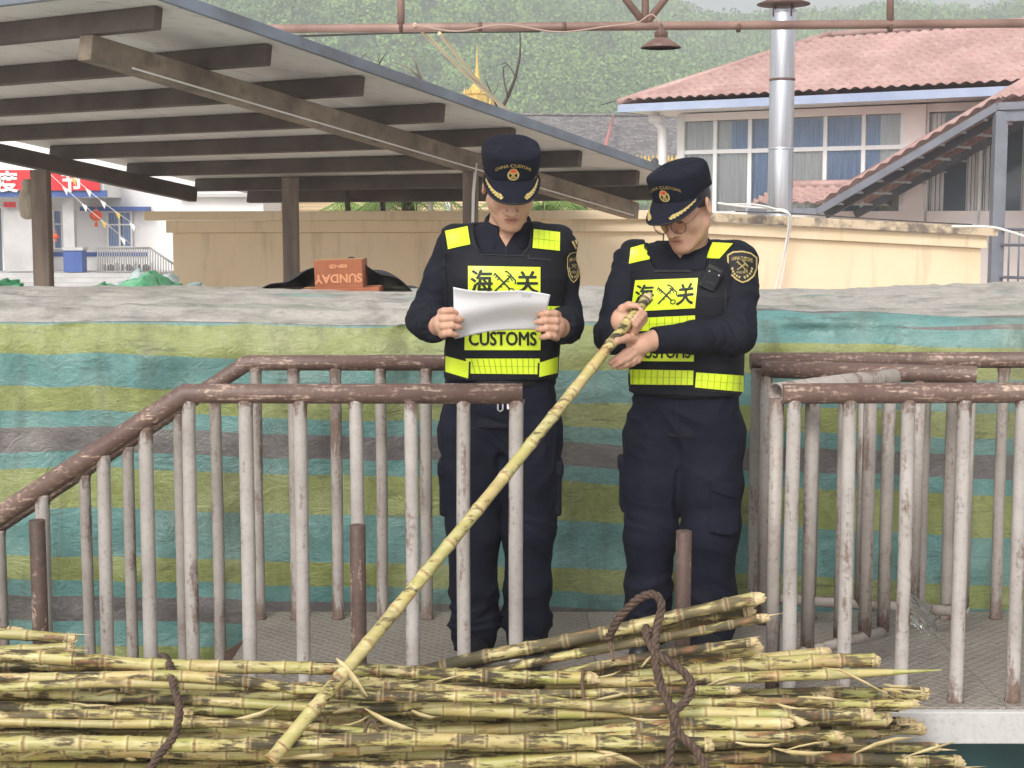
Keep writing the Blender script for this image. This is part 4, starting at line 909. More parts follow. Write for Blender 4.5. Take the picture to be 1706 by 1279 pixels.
# ================================================================ bodies: signed distance fields turned into continuous meshes
class SG:
    """distance grid; parts are blended with a smooth union, the zero surface becomes ONE mesh"""
    def __init__(s, lo, hi, h):
        s.lo = np.array(lo, float); s.h = h; s.n = np.ceil((np.array(hi, float) - s.lo) / h).astype(int) + 1
        s.F = np.full(s.n, .05, np.float32)
    def _sub(s, lo, hi):
        a = np.clip(np.floor((np.array(lo) - s.lo) / s.h).astype(int), 0, s.n - 1); b = np.clip(np.ceil((np.array(hi) - s.lo) / s.h).astype(int) + 1, 1, s.n)
        if np.any(b <= a): return None
        sl = tuple(slice(i, j) for i, j in zip(a, b))
        X, Y, Z = np.meshgrid(*[s.lo[k] + s.h * np.arange(a[k], b[k]) for k in range(3)], indexing='ij', sparse=True)
        return sl, X, Y, Z
    def op(s, fn, lo, hi, k=.01, mode='add'):
        q = s._sub(lo, hi)
        if q is None: return s
        sl, X, Y, Z = q; d = fn(X, Y, Z).astype(np.float32); f = s.F[sl]
        if mode == 'add': h = np.clip(.5 + .5 * (f - d) / k, 0, 1); s.F[sl] = f + (d - f) * h - k * h * (1 - h)
        elif mode == 'sub': d = -d; h = np.clip(.5 - .5 * (f - d) / k, 0, 1); s.F[sl] = f + (d - f) * h + k * h * (1 - h)
        else: s.F[sl] = np.maximum(f, d)
        return s
    def rc(s, a, b, ra, rb, k=.01, mode='add'):
        a, b = np.array(a, float), np.array(b, float); m = max(ra, rb) + .035; ab = b - a; L2 = max(ab @ ab, 1e-9)
        def fn(X, Y, Z):
            t = np.clip(((X - a[0]) * ab[0] + (Y - a[1]) * ab[1] + (Z - a[2]) * ab[2]) / L2, 0, 1)
            return np.sqrt((X - a[0] - ab[0] * t) ** 2 + (Y - a[1] - ab[1] * t) ** 2 + (Z - a[2] - ab[2] * t) ** 2) - (ra + (rb - ra) * t)
        return s.op(fn, np.minimum(a, b) - m, np.maximum(a, b) + m, k, mode)
    def chain(s, pts, rs, k=.01):
        for i in range(len(pts) - 1): s.rc(pts[i], pts[i + 1], rs[i], rs[i + 1], k)
        return s
    def ell(s, c, r, R=None, k=.01, mode='add'):
        c = np.array(c, float); r = np.array(r, float); m = r.max() + .035; R = np.eye(3) if R is None else np.array(R)
        def fn(X, Y, Z):
            x, y, z = X - c[0], Y - c[1], Z - c[2]
            u = (R[0, 0] * x + R[1, 0] * y + R[2, 0] * z); v = (R[0, 1] * x + R[1, 1] * y + R[2, 1] * z); w = (R[0, 2] * x + R[1, 2] * y + R[2, 2] * z)
            k0 = np.sqrt((u / r[0]) ** 2 + (v / r[1]) ** 2 + (w / r[2]) ** 2); k1 = np.sqrt((u / r[0] ** 2) ** 2 + (v / r[1] ** 2) ** 2 + (w / r[2] ** 2) ** 2) + 1e-9
            return k0 * (k0 - 1) / k1
        return s.op(fn, c - m, c + m, k, mode)
    def torso(s, prof, k=.02, n=2.5, grow=0.0, rot=0.0):
        """prof rows: z, cx, cy, half width, half depth (rising z)"""
        p = np.array(prof, float)
        def fn(X, Y, Z):
            cx, cy, a, b = [np.interp(Z, p[:, 0], p[:, i]) for i in (1, 2, 3, 4)]
            a = a + grow; b = b + grow
            xr = math.cos(rot) * (X - cx) + math.sin(rot) * (Y - cy); yr = -math.sin(rot) * (X - cx) + math.cos(rot) * (Y - cy)
            kk = (np.abs(xr / a) ** n + np.abs(yr / b) ** n) ** (1 / n)
            d = (kk - 1) * np.minimum(a, b)
            return np.maximum(d, np.maximum(p[0, 0] - Z, Z - p[-1, 0]))
        lo = (p[:, 1].min() - p[:, 3].max() - grow - .05, p[:, 2].min() - p[:, 3].max() - grow - .05, p[0, 0] - .04); hi = (p[:, 1].max() + p[:, 3].max() + grow + .05, p[:, 2].max() + p[:, 3].max() + grow + .05, p[-1, 0] + .04)
        return s.op(fn, lo, hi, k)
    def cut(s, fn, lo=None, hi=None): return s.op(fn, s.lo if lo is None else lo, s.lo + s.h * s.n if hi is None else hi, mode='max')
    def mesh(s):
        F, h = s.F, s.h; S = F < 0
        n = np.array(F.shape) - 1
        cnt = np.zeros(n, np.int8)
        for dx in (0, 1):
            for dy in (0, 1):
                for dz in (0, 1): cnt += S[dx:n[0] + dx, dy:n[1] + dy, dz:n[2] + dz]
        act = np.argwhere((cnt > 0) & (cnt < 8)); idx = np.full(n, -1, np.int32); idx[tuple(act.T)] = np.arange(len(act))
        acc = np.zeros((len(act), 3)); w = np.zeros(len(act)); C = [(x, y, z) for x in (0, 1) for y in (0, 1) for z in (0, 1)]
        val = {c: F[act[:, 0] + c[0], act[:, 1] + c[1], act[:, 2] + c[2]] for c in C}
        for c in C:
            for ax in range(3):
                if c[ax]: continue
                e = list(c); e[ax] = 1; e = tuple(e); a, b = val[c], val[e]; m = (a < 0) != (b < 0)
                t = np.where(m, a / np.where(m, a - b, 1), 0); p = np.array(c, float)[None, :].repeat(len(act), 0); p[:, ax] += t
                acc += p * m[:, None]; w += m
        V = s.lo + h * (act + acc / w[:, None]); Q = []
        for ax in range(3):
            o1, o2 = [(1, 2), (2, 0), (0, 1)][ax]; sl0 = [slice(1, -1)] * 3; sl1 = [slice(1, -1)] * 3; sl0[ax] = slice(0, -1); sl1[ax] = slice(1, None)
            A, B = S[tuple(sl0)], S[tuple(sl1)]; e = np.argwhere(A != B); flip = A[tuple(e.T)]
            off = np.array([1, 1, 1]); off[ax] = 0; e = e + off
            d1 = np.zeros(3, int); d1[o1] = 1; d2 = np.zeros(3, int); d2[o2] = 1
            q = np.stack([idx[tuple((e - d1 - d2).T)], idx[tuple((e - d2).T)], idx[tuple(e.T)], idx[tuple((e - d1).T)]], 1)
            q = np.where(flip[:, None], q, q[:, ::-1]); Q.append(q)
        Q = np.concatenate(Q); return V, Q[(Q >= 0).all(1)]
def smooth_mesh(V, Q, it=2, lam=.5):
    E = np.concatenate([Q[:, [i, (i + 1) % 4]] for i in range(4)]); 
    for _ in range(it):
        acc = np.zeros_like(V); c = np.zeros(len(V))
        for a, b in ((0, 1), (1, 0)):
            for ax in range(3): acc[:, ax] += np.bincount(E[:, a], V[E[:, b], ax], len(V))
            c += np.bincount(E[:, a], minlength=len(V))
        V = V + lam * (acc / np.maximum(c, 1)[:, None] - V)
    return V
def normals(V, Q):
    n = np.cross(V[Q[:, 2]] - V[Q[:, 0]], V[Q[:, 3]] - V[Q[:, 1]]); N = np.zeros_like(V)
    for i in range(4):
        for ax in range(3): N[:, ax] += np.bincount(Q[:, i], n[:, ax], len(V))
    return N / (np.linalg.norm(N, axis=1)[:, None] + 1e-12)
def A_(v): return np.array(v, float)

# ---------------------------------------------------------------- cloth and skin materials
def cloth(name, c1, c2, rough=.85, weave=900, bump=.25):
    m = Mat(name, rough, 0, .25); v = m.vec((1, 1, 1), rnd=False); m.color(m.mix(m.mask(m.noise(v, 7, 5, .6), .3, .7), c1, c2))
    pass
    m.bump(m.math('ADD', m.noise(v, 22, 4, .55), m.math('MULTIPLY', m.noise(v, 160, 2), .12)), bump, .008); return m.m
m_navy = cloth('navy_shirt_cloth', lin(20, 22, 32), lin(25, 27, 38)); m_trou = cloth('navy_trouser_cloth', lin(15, 17, 31), lin(20, 22, 38)); m_vest = cloth('black_vest_nylon', lin(18, 19, 25), lin(22, 24, 31), .7); m_capm = cloth('navy_cap_twill', lin(17, 19, 31), lin(22, 24, 38), .9, bump=.1)
m_boot = simple('black_boot_leather', lin(22, 22, 26), lin(34, 34, 38), 8, .5, .2)
m_hair = simple('black_hair', lin(26, 22, 22), lin(42, 36, 34), 60, .5, .4, .002, stretch=(1, 1, .3))
def skin(name, c1, c2):
    m = Mat(name, .48, 0, .35); v = m.vec((1, 1, 1), rnd=False); c = m.mix(m.mask(m.noise(v, 16, 5), .3, .7), c1, c2); lip = m.attr('lip')
    c = m.mix(m.math('MULTIPLY', m.mask(m.noise(v, 38, 4), .45, .7), .16), c, lin(190, 110, 96))
    c = m.mix(lip, c, lin(142, 76, 70)); m.color(c); m.b.inputs['Subsurface Weight'].default_value = .12; m.b.inputs['Subsurface Radius'].default_value = (.012, .005, .003); m.bump(m.noise(v, 220, 3), .12, .001); return m.m
m_skin = skin('skin', lin(202, 162, 138), lin(184, 142, 120))
m_hv = Mat('lime_reflective', .35); v = m_hv.vec((1, 1, 1), rnd=False); br = m_hv.n('TexBrick'); 
m_hv.color(m_hv.mix(m_hv.mask(m_hv.noise(v, 9, 3), .3, .7), lin(208, 232, 44), lin(222, 242, 56))); m_hv.bump(m_hv.noise(v, 300, 2), .1, .002); m_hv = m_hv.m
m_seam = simple('lime_seam', lin(150, 178, 30), None, 5, .6, 0)
m_ink = simple('black_print', lin(28, 32, 20), None, 5, .6, 0); m_embr = simple('gold_embroidery', lin(196, 176, 112), lin(168, 146, 84), 120, .5, .5, .002); m_ered = simple('red_badge', lin(190, 60, 40), lin(206, 96, 56), 90, .5, .2)
m_trimb = simple('black_binding', lin(18, 18, 22), None, 5, .7, 0); m_grey = simple('grey_stitch', lin(44, 46, 54), None, 5, .7, 0)

# ---------------------------------------------------------------- draping: flat shapes (in photo pixels) laid onto a garment
CAM = Vector((0, 0, EYE))
def drape(name, V2, Fc, bvh, mat, parent, off=.0025, step=5.0, thick=0.0):
    bm = bmesh.new(); vs = [bm.verts.new((x, -y, 0)) for x, y in V2]
    for f in Fc:
        try: bm.faces.new([vs[i] for i in f])
        except ValueError: pass
    xs = [p[0] for p in V2]; ys = [-p[1] for p in V2]
    for ax, lo, hi in ((0, min(xs), max(xs)), (1, min(ys), max(ys))):
        k = lo + step
        while k < hi:
            co = [0, 0, 0]; no = [0, 0, 0]; co[ax] = k; no[ax] = 1
            bmesh.ops.bisect_plane(bm, geom=bm.verts[:] + bm.edges[:] + bm.faces[:], plane_co=co, plane_no=no, dist=1e-5); k += step
    org = ORG[parent.name]; dead = []
    for v_ in bm.verts:
        d = (P(v_.co.x, -v_.co.y, 5.0) - CAM).normalized(); h = bvh.ray_cast(CAM, d)
        if h[0] is None or (h[0] - CAM).length > 6.5: dead.append(v_); continue
        n = h[1]; n = n if n.dot(d) < 0 else -n; v_.co = h[0] + (n - d).normalized() * off - org
    if dead: bmesh.ops.delete(bm, geom=dead, context='VERTS')
    bmesh.ops.triangulate(bm, faces=bm.faces[:])
    for f in bm.faces: f.smooth = True
    me = bpy.data.meshes.new(name); bm.to_mesh(me); bm.free(); o = link(name, me, parent, None, mat)
    if thick: md = o.modifiers.new('solid', 'SOLIDIFY'); md.thickness = thick; md.offset = 0
    return o
def bil(q, u, v):
    (a, b, c, d) = [Vector(p) for p in q]; t = a.lerp(b, u); w = d.lerp(c, u); return t.lerp(w, v)   # q: TL, TR, BR, BL
def panel(q, bvh, parent, seams=(0, 0), mat=None):
    o = drape('reflective_panel', [tuple(p) for p in q], [(0, 1, 2, 3)], bvh, mat or m_hv, parent, .0035)
    for n_, ax in ((seams[0], 0), (seams[1], 1)):
        for i in range(1, n_ + 1):
            f = i / (n_ + 1)
            pts = [bil(q, f - .006, .02), bil(q, f + .006, .02), bil(q, f + .006, .98), bil(q, f - .006, .98)] if ax == 0 else [bil(q, .02, f - .012), bil(q, .98, f - .012), bil(q, .98, f + .012), bil(q, .02, f + .012)]
            drape('seam', [tuple(p) for p in pts], [(0, 1, 2, 3)], bvh, m_seam, parent, .0050)
    return o
def letters(body, q, bvh, parent, mat, bold=.02, name='lettering', off=.0055, arc=0.0):
    V, Fc = text_mesh(body, 1.0, 0.0); xs = [p.x for p in V]; ys = [p.y for p in V]; x0, x1, y0, y1 = min(xs), max(xs), min(ys), max(ys)
    V2, F2 = [], []; hgt = y1 - y0
    for (ox, oy) in ((0, 0), (-bold, 0), (bold, 0), (0, bold * .7), (0, -bold * .7)):
        b = len(V2)
        for p in V:
            u = (p.x + ox - x0) / (x1 - x0); v_ = (y1 - p.y - oy) / hgt; r = bil(q, u, v_); V2.append((r.x, r.y + arc * (2 * u - 1) ** 2))
        F2 += [[i + b for i in f] for f in Fc]
        if bold < .012: break
    return drape(name, V2, F2, bvh, mat, parent, off, 4.0)
def stroke(pts, w):
    """polyline ribbon in pixel space"""
    V2, Fc = [], []; pts = [Vector(p) for p in pts]
    for i, p in enumerate(pts):
        t = (pts[min(i + 1, len(pts) - 1)] - pts[max(i - 1, 0)]).normalized(); n = Vector((-t.y, t.x)) * w / 2; V2 += [tuple(p + n), tuple(p - n)]
        if i: b = 2 * i; Fc.append((b - 2, b - 1, b + 1, b))
    return V2, Fc
def strokes(name, list_, bvh, parent, mat, off):
    V2, Fc = [], []
    for pts, w in list_:
        a, f = stroke(pts, w); b = len(V2); V2 += a; Fc += [tuple(i + b for i in q) for q in f]
    return drape(name, V2, Fc, bvh, mat, parent, off, 4.0)
def key_staff(cx, cy, s, sk=0.0):
    """crossed key and winged staff, s = half size in pixels"""
    T = lambda x, y: (cx + x * s, cy + y * s + sk * x * s); L = []
    L.append(([T(-.85, -.8), T(.45, .55)], .15 * s)); L.append(([T(.62 + .24 * math.cos(a), .74 + .2 * math.sin(a)) for a in np.linspace(0, 2 * math.pi, 13)], .1 * s))
    for a in (.05, .18, .31): L.append(([T(-.85 + 1.3 * a, -.8 + 1.35 * a), T(-.85 + 1.3 * a - .16, -.8 + 1.35 * a + .2)], .1 * s))
    L.append(([T(.62, -.6), T(-.85, .8)], .14 * s)); L.append(([T(.62, -.6), T(.2, -.95), T(.05, -.9)], .13 * s)); L.append(([T(.6, -.55), T(.98, -.15), T(.95, .15)], .13 * s)); L.append(([T(.5, -.5), T(.25, -.62)], .1 * s)); L.append(([T(.55, -.42), T(.72, -.1)], .1 * s))
    L.append(([T(.35, -.35), T(.42, -.05), T(.05, -.1), T(.12, .2), T(-.25, .15), T(-.2, .42), T(-.5, .38)], .08 * s)); return L

# ---------------------------------------------------------------- head in its own frame (face looks along -y)
def head_parts(g, T, R, nb, lean):
    """T: world point of the head centre, R: rotation, nb: base of the neck"""
    Rn = np.array(R); W = lambda x, y, z: A_(T) + Rn @ A_((x, y, z)); E = lambda c, r, k=.012, mode='add': g.ell(W(*c), r, Rn, k, mode)
    g.chain([W(0, .028, -.05), A_(nb), A_(nb) + A_((0, .02, -.08))], [.055, .060, .075], .02)
    E((0, .014, .035), (.075, .094, .086), .02); E((0, -.035, -.02), (.064, .058, .082), .025)
    for s in (-1, 1):
        g.rc(W(s * .050, .0, -.055), W(s * .016, -.070, -.100), .024, .021, .036); E((s * .040, -.052, -.028), (.027, .030, .030), .02)
        g.rc(W(s * .046, -.070, .022), W(s * .010, -.088, .020), .011, .012, .014)
    E((0, -.080, -.102), (.024, .018, .019), .016)
    for s in (-1, 1): E((s * .031, -.102, .000), (.019, .015, .013), .012, 'sub'); E((s * .031, -.077, -.001), (.018, .014, .012), .005)
    g.rc(W(0, -.090, .010), W(0, -.114, -.036), .0085, .0125, .010); E((0, -.118, -.039), (.0130, .0120, .0110), .006)
    for s in (-1, 1): E((s * .0150, -.103, -.043), (.0100, .012, .0085), .005); E((s * .007, -.112, -.0505), (.0045, .005, .0035), .003, 'sub')
    E((0, -.082, -.068), (.034, .018, .026), .02)
    E((0, -.0965, -.0655), (.025, .0085, .0062), .006); E((0, -.0955, -.0765), (.021, .009, .0075), .006); E((0, -.106, -.0708), (.027, .0085, .0026), .003, 'sub')
    for s in (-1, 1):
        Re = Rn @ np.array(Matrix.Rotation(s * rad(22), 3, 'Z') @ Matrix.Rotation(rad(-10), 3, 'X'))
        g.ell(W(s * .082, .012, -.004), (.0085, .020, .032), Re, .008); g.ell(W(s * .091, .008, -.002), (.007, .011, .018), Re, .005, 'sub')
    return W
def lip_attr(o, T, R, V):
    L = (V - A_(T)) @ np.array(R); a = np.exp(-((L[:, 0] / .024) ** 4 + ((L[:, 2] + .0705) / .0095) ** 4)) * (L[:, 1] < -.085); set_attr(o, 'lip', a * .75)
def hand_fingers(g, chains):
    for pts, rs in chains: g.chain([A_(p) for p in pts], rs, .0055)

def cap_for(root, T, R, tag_):
    """tall soft peaked cap: crown, peak, embroidery - in head coordinates"""
    Rm = Matrix(R); W = lambda p: Vector(T) + Rm @ Vector(p); n = 56
    TILT = rad(8)
    def prof(s, a):
        """s 0 hem .. 1 side top; a angle, front = -pi/2"""
        fr = max(0, -math.sin(a)); bk = max(0, math.sin(a)); z = .058 - .024 * bk + s * (.062 + .024 * bk + .018 * fr)
        rx = .0875 + .007 * math.sin(s * math.pi * .6); ry = .1035 + .003 * s - .004 * s * s
        k = 1 + .012 * math.sin(a * 7 + s * 5) * s * .5
        c, sn = math.cos(a), math.sin(a); e = .86
        return Vector((rx * k * math.copysign(abs(c) ** e, c), .012 + ry * k * math.copysign(abs(sn) ** e, sn), z))
    rings = [(s, 1.0) for s in (0, .1, .22, .4, .6, .78, .9, .97)]
    vs, fs = [], []
    for s, _ in rings: vs += [prof(s, 2 * math.pi * j / n) for j in range(n)]
    for kk, dz in ((.965, .006), (.90, .0105), (.78, .013), (.5, .0145), (.2, .015)):
        for j in range(n): p = prof(1.0, 2 * math.pi * j / n); vs.append(Vector((p.x * kk, .012 + (p.y - .012) * kk, p.z + dz + .003 * math.sin(j * .9) * (1 - kk))))
    m = len(rings) + 5
    fs = [(i * n + j, i * n + (j + 1) % n, (i + 1) * n + (j + 1) % n, (i + 1) * n + j) for i in range(m - 1) for j in range(n)]; fs.append(tuple((m - 1) * n + j for j in range(n)))
    g = MB(); g.add([W(p) for p in vs], fs, True); cap = g.build('cap', m_capm, root)
    g = MB(); g.grid(lambda a, b: W(prof(.02 + .13 * b, 2 * math.pi * a) * 1.012 - Vector((0, 0, .0004))), n, 2); g.build('band', m_capm, cap)
    A0, A1 = rad(-90 - 72), rad(-90 + 72)
    def brim(a, b, lift=0.0):
        an = A0 + (A1 - A0) * a; p = prof(.04, an); w = math.sin(math.pi * a) ** .72; out = Vector((p.x * .06, -.078 * w - .004, 0)) * b
        q = p * 1.006 + out; x = q.x / .085; q.z = .060 - .034 * b * w - .019 * x * x * (.45 + .55 * b) + .002 + lift; return q
    g = MB(); g.grid(lambda a, b: W(brim(a, b)), 40, 10); g.build('peak', m_capm, cap, solid=.004)
    g = MB(); g.tube([W(brim(i / 40, 1.0)) for i in range(41)], .0032, 6); g.build('peak_edge', m_trimb, cap)
    for sgn in (-1, 1):                                   # leaf sprays on the peak
        g = MB()
        for i in range(8):
            f = i / 7; a = .5 + sgn * (.13 + .27 * f); b = .80 - .12 * f - .22 * f * f
            for side in (-1, 1):
                c0 = W(brim(a, b, .004)); d1 = W(brim(a + sgn * .045, b + side * .15 - .02, .0045)); e1 = W(brim(a + sgn * .012, b + side * .10, .0045)); e2 = W(brim(a + sgn * .042, b + side * .03, .0045))
                g.add([c0, e1, d1, e2], [(0, 1, 2, 3)])
        g.tube([W(brim(.5 + sgn * (.12 + .3 * f), .80 - .12 * f - .22 * f * f, .0045)) for f in np.linspace(0, 1, 8)], .0012, 5); g.build('leaf_spray', m_embr, cap, solid=.0012)
    # front lettering and badge wrapped on the crown
    def wrap(x, z, lift=.0015):
        a = -math.pi / 2 + x / .098; s = (z - .058) / .080; p = prof(min(max(s, 0), .97), a); c = Vector((0, .012, p.z)); return W(c + (p - c) * (1 + lift / .1))
    V, Fc = text_mesh('CHINA CUSTOMS', .0146, 0.0); g = MB()
    for (ox, oz) in ((0, 0), (.0005, 0), (-.0005, 0), (0, .0004)): g.add([wrap(p.x * .97 + ox, .1125 + p.y + oz - 6.0 * p.x * p.x, .0015 + ox) for p in V], Fc); g.build('lettering', m_embr, cap, fixn=False)
    def ring(c, rx, rz, w, lift, a0=0, a1=2 * math.pi, n_=24):
        g = MB(); g.grid(lambda a, b: wrap(c[0] + (rx + w * (b - .5)) * math.cos(a0 + (a1 - a0) * a), c[1] + (rz + w * (b - .5)) * math.sin(a0 + (a1 - a0) * a), lift), n_, 1); return g
    ring((0, .086), .0125, .0155, .0052, .002, rad(115), rad(425)).build('badge_wreath', m_embr, cap)
    ring((0, .100), .0040, .0040, .0076, .0024).build('badge_disc', m_ered, cap); ring((0, .100), .0078, .0080, .0022, .003).build('badge_rim', m_embr, cap)
    g = MB()
    for (x0, z0, x1, z1) in ((-.006, .092, .006, .078), (.006, .092, -.006, .078), (-.004, .078, .004, .078), (0, .092, 0, .084)):
        d = Vector((x1 - x0, z1 - z0)).normalized(); nx = Vector((-d.y, d.x)) * .0014; g.add([wrap(x0 + nx.x, z0 + nx.y, .0025), wrap(x0 - nx.x, z0 - nx.y, .0025), wrap(x1 - nx.x, z1 - nx.y, .0025), wrap(x1 + nx.x, z1 + nx.y, .0025)], [(0, 1, 2, 3)])
    g.build('badge_emblem', m_embr, cap, fixn=False)
    return cap
def hair_for(root, T, R):
    Rn = np.array(R); g = SG(A_(T) - .16, A_(T) + .16, .0035); W = lambda x, y, z: A_(T) + Rn @ A_((x, y, z))
    g.ell(W(0, .017, .030), (.0795, .096, .090), Rn); 
    def loc(X, Y, Z): x, y, z = X - T[0], Y - T[1], Z - T[2]; return [Rn[0, i] * x + Rn[1, i] * y + Rn[2, i] * z for i in range(3)]
    def c1(X, Y, Z):
        x, y, z = loc(X, Y, Z); low = np.where(y > .03, -.045 + .0 * y, .004 + .0 * y); d = low - z; return np.maximum(np.maximum(d, -.050 - y), z - .085)
    g.cut(c1); V, Q = g.mesh(); L = (V - A_(T)) @ Rn
    o = np_mesh('hair', smooth_mesh(V, Q, 2), Q, m_hair, root); return o
# ================================================================ the two officers
def ridge3(p, sc, seed): return 1 - 2 * np.abs(vn(p, sc, seed))
def officer(S):
    """S: joints in world space and per-person details"""
    root = thing('person', S['label'], 'person', S['base'])
    xw, xc, cy, rot = S['xw'], S['xc'], S['cy'], S['rot']
    zsh, zw = S['zsh'], S['zw']                     # shoulder joint height, belt height
    cr, sr = math.cos(rot), math.sin(rot)
    def rows(g=0):
        cxs = lambda f: xw + (xc - xw) * f
        H = zsh - zw
        return [(zw - .14, cxs(0), cy, .172 + g, .118 + g), (zw + .02, cxs(.05), cy, .165 + g, .116 + g), (zw + .45 * H, cxs(.5), cy - .01, .170 + g, .122 + g), (zw + .75 * H, cxs(.9), cy - .012, .180 + g, .122 + g),
                (zw + .93 * H, cxs(1), cy - .004, .168 + g, .105 + g), (zsh + .022, cxs(1), cy + .004, .120 + g, .085 + g), (zsh + .055, cxs(1), cy + .01, .075 + g, .066 + g)]
    R, T = S['headR'], S['head']
    shL, elL, wrL = [A_(p) for p in S['armL']]; shR, elR, wrR = [A_(p) for p in S['armR']]
    neckc = A_((xc, cy + .01, zsh + .03))
    lo = np.minimum.reduce([elL, wrL, elR, wrR, A_(S['base']) + A_((-.3, -.2, .02)), A_(T) - .13]) - .13; hi = np.maximum.reduce([elL, wrL, elR, wrR, A_(T) + .12, A_(S['base']) + A_((.3, .2, .2))]) + .13
    hmin = S['handmin']
    # ---- body: one continuous skin surface
    g = SG(np.minimum(lo, A_(hmin)), hi, .0036)
    g.torso([(r[0], r[1], r[2], r[3] - .012, r[4] - .012) for r in rows()][:-1], .02, rot=rot)
    for sh, el, wr in ((shL, elL, wrL), (shR, elR, wrR)): g.rc(neckc - A_((0, 0, .02)), sh, .036, .046, .03); g.chain([sh, el, wr], [.048, .038, .026], .02)
    for hp, kn, an in S['legs']: g.chain([A_(hp), A_(kn), A_(an)], [.080, .055, .040], .03)
    head_parts(g, T, R, S['neck'], 0); S['hands'](g)
    V, Q = g.mesh(); V = smooth_mesh(V, Q, 1, .5); body = np_mesh('body', V, Q, m_skin, root); lip_attr(body, T, R, V)
    # ---- shirt
    g = SG(lo, np.array([hi[0], hi[1], zsh + .12]), .0045); g.torso(rows(), .02, rot=rot)
    for sh, el, wr, ra in ((shL, elL, wrL, S['rL']), (shR, elR, wrR, S['rR'])):
        g.rc(A_((xc, cy + .005, zsh)) + .3 * (sh - neckc) * [1, 1, 0], sh, .052, .062, .03); w2 = wr + (wr - el) * .12
        ga = SG(g.lo, g.lo + g.h * (g.n - 1), g.h); ga.F = ga.F[:g.n[0], :g.n[1], :g.n[2]]
        ga.chain([sh, sh * .55 + el * .45 + A_((0, .004, 0)), el, el * .5 + wr * .5, w2], ra, .022)
        d = (wr - el) / np.linalg.norm(wr - el); cpl = wr - d * S['cuff']
        q = ga._sub(np.minimum(wr, w2) - .10, np.maximum(wr, w2) + .10); sl, X, Y, Z = q
        ga.F[sl] = np.maximum(ga.F[sl], (X - cpl[0]) * d[0] + (Y - cpl[1]) * d[1] + (Z - cpl[2]) * d[2])
        f = g.F; dd = ga.F[:f.shape[0], :f.shape[1], :f.shape[2]]; k_ = .022; hh = np.clip(.5 + .5 * (f - dd) / k_, 0, 1); g.F = f + (dd - f) * hh - k_ * hh * (1 - hh)
    vz = S['vz']; vx = S['vx']
    q = g._sub((xc - .12, cy - .25, vz - .02), (xc + .12, cy + .01, zsh + .12)); sl, X, Y, Z = q
    wv = np.maximum(0, (Z - vz) * .62); g.F[sl] = np.maximum(g.F[sl], -np.maximum(np.abs(X - vx) - wv + 0 * Y, Y - cy - .0))
    q = g._sub((xc - .15, cy - .2, zsh + .0), (xc + .15, cy + .2, zsh + .13)); sl, X, Y, Z = q
    nb = A_(S['neck']); g.F[sl] = np.maximum(g.F[sl], .058 - np.sqrt((X - nb[0]) ** 2 + (Y - nb[1]) ** 2) + 0 * Z)
    V, Q = g.mesh(); V = smooth_mesh(V, Q, 2, .5); N = normals(V, Q)
    amp = np.clip((np.abs((V[:, 0] - xc) * cr + (V[:, 1] - cy) * sr) - .12) / .08, .15, 1)
    fold = .0048 * ridge3(V * [1.0, 1.0, 1.5] + .35 * vn(V, 6, 8)[:, None], 11, S['seed']) + .0035 * ridge3(V * [1.2, 1.2, 1.0] + V[:, [2, 0, 1]] * .9, 17, S['seed'] + 3) + .003 * vn(V, 9, 5)
    V = V + N * (fold * amp)[:, None]; shirt = np_mesh('shirt', V, Q, m_navy, root)
    shirt_bvh = BVHTree.FromPolygons(V.tolist(), Q.tolist())
    # ---- collar
    nb = Vector(S['neck']); g = MB(); yawc = S['collar_yaw']
    def col(a, b):
        an = rad(-158 + 316 * a); f = (1 - math.cos(an)) / 2                       # f: 0 back .. 1 front
        r = .060 + .010 * f + .046 * b ** 1.2 * (1 - .1 * f); d = Vector((math.sin(an + yawc), math.cos(an + yawc), 0)); lift = .034 * (1 - f) - .028 * f
        flap = (.034 + .030 * max(0, (f - .45)) * 1.6); z = lift + .006 + .014 * math.sin(min(b * 3, 1) * math.pi) - flap * max(0, b - .18) / .82
        return nb + d * r + Vector((0, .004, z + .012 + S.get('collar_dz', 0.0)))
    g.grid(col, 48, 8); g.build('collar', m_navy, shirt, solid=.004)
    # ---- trousers
    hz_ = zw - .02; g = SG((min(p[2][0] for p in S['legs']) - .16, cy - .26, .03), (max(p[2][0] for p in S['legs']) + .2, cy + .24, zw + .08), .005)
    g.torso([(zw - .22, xw, cy, .120, .075), (zw - .14, xw, cy, .168, .112), (zw - .08, xw, cy, .182, .126), (zw + .03, xw, cy, .174, .124)], .03, rot=rot)
    for (hp, kn, an), rs in zip(S['legs'], S['legr']):
        hp, kn, an = A_(hp), A_(kn), A_(an); g.chain([hp, hp * .5 + kn * .5, kn, kn * .5 + an * .5, an + A_((0, 0, .06)), an + A_((0, 0, -.01))], rs, .03)
    q = g._sub((-9, -9, .0), (9, 9, .09)); 
    V, Q = g.mesh(); V = smooth_mesh(V, Q, 2, .5); N = normals(V, Q); z = V[:, 2]
    ank = np.exp(-((z - .14) / .10) ** 2); kn_ = np.exp(-((z - .46) / .10) ** 2); cr_ = np.exp(-((z - (zw - .22)) / .10) ** 2)
    fold = .0045 * ridge3(V * [1, 1, .28] + .15 * vn(V, 5, 4)[:, None], 12, S['seed'] + 9) + (.009 * ank + .005 * kn_) * ridge3(V * [.35, .35, 1.3] + .12 * vn(V, 5, 6)[:, None] + V[:, [2, 2, 0]] * .3, 15, S['seed'] + 12) + .004 * cr_ * ridge3(V * [.8, .6, .8] + V[:, [2, 2, 0]] * .7, 14, S['seed'] + 2)
    V = V + N * fold[:, None]; tr_ = np_mesh('trousers', V, Q, m_trou, root); tbvh = BVHTree.FromPolygons(V.tolist(), Q.tolist())
    g = MB(); n = 40
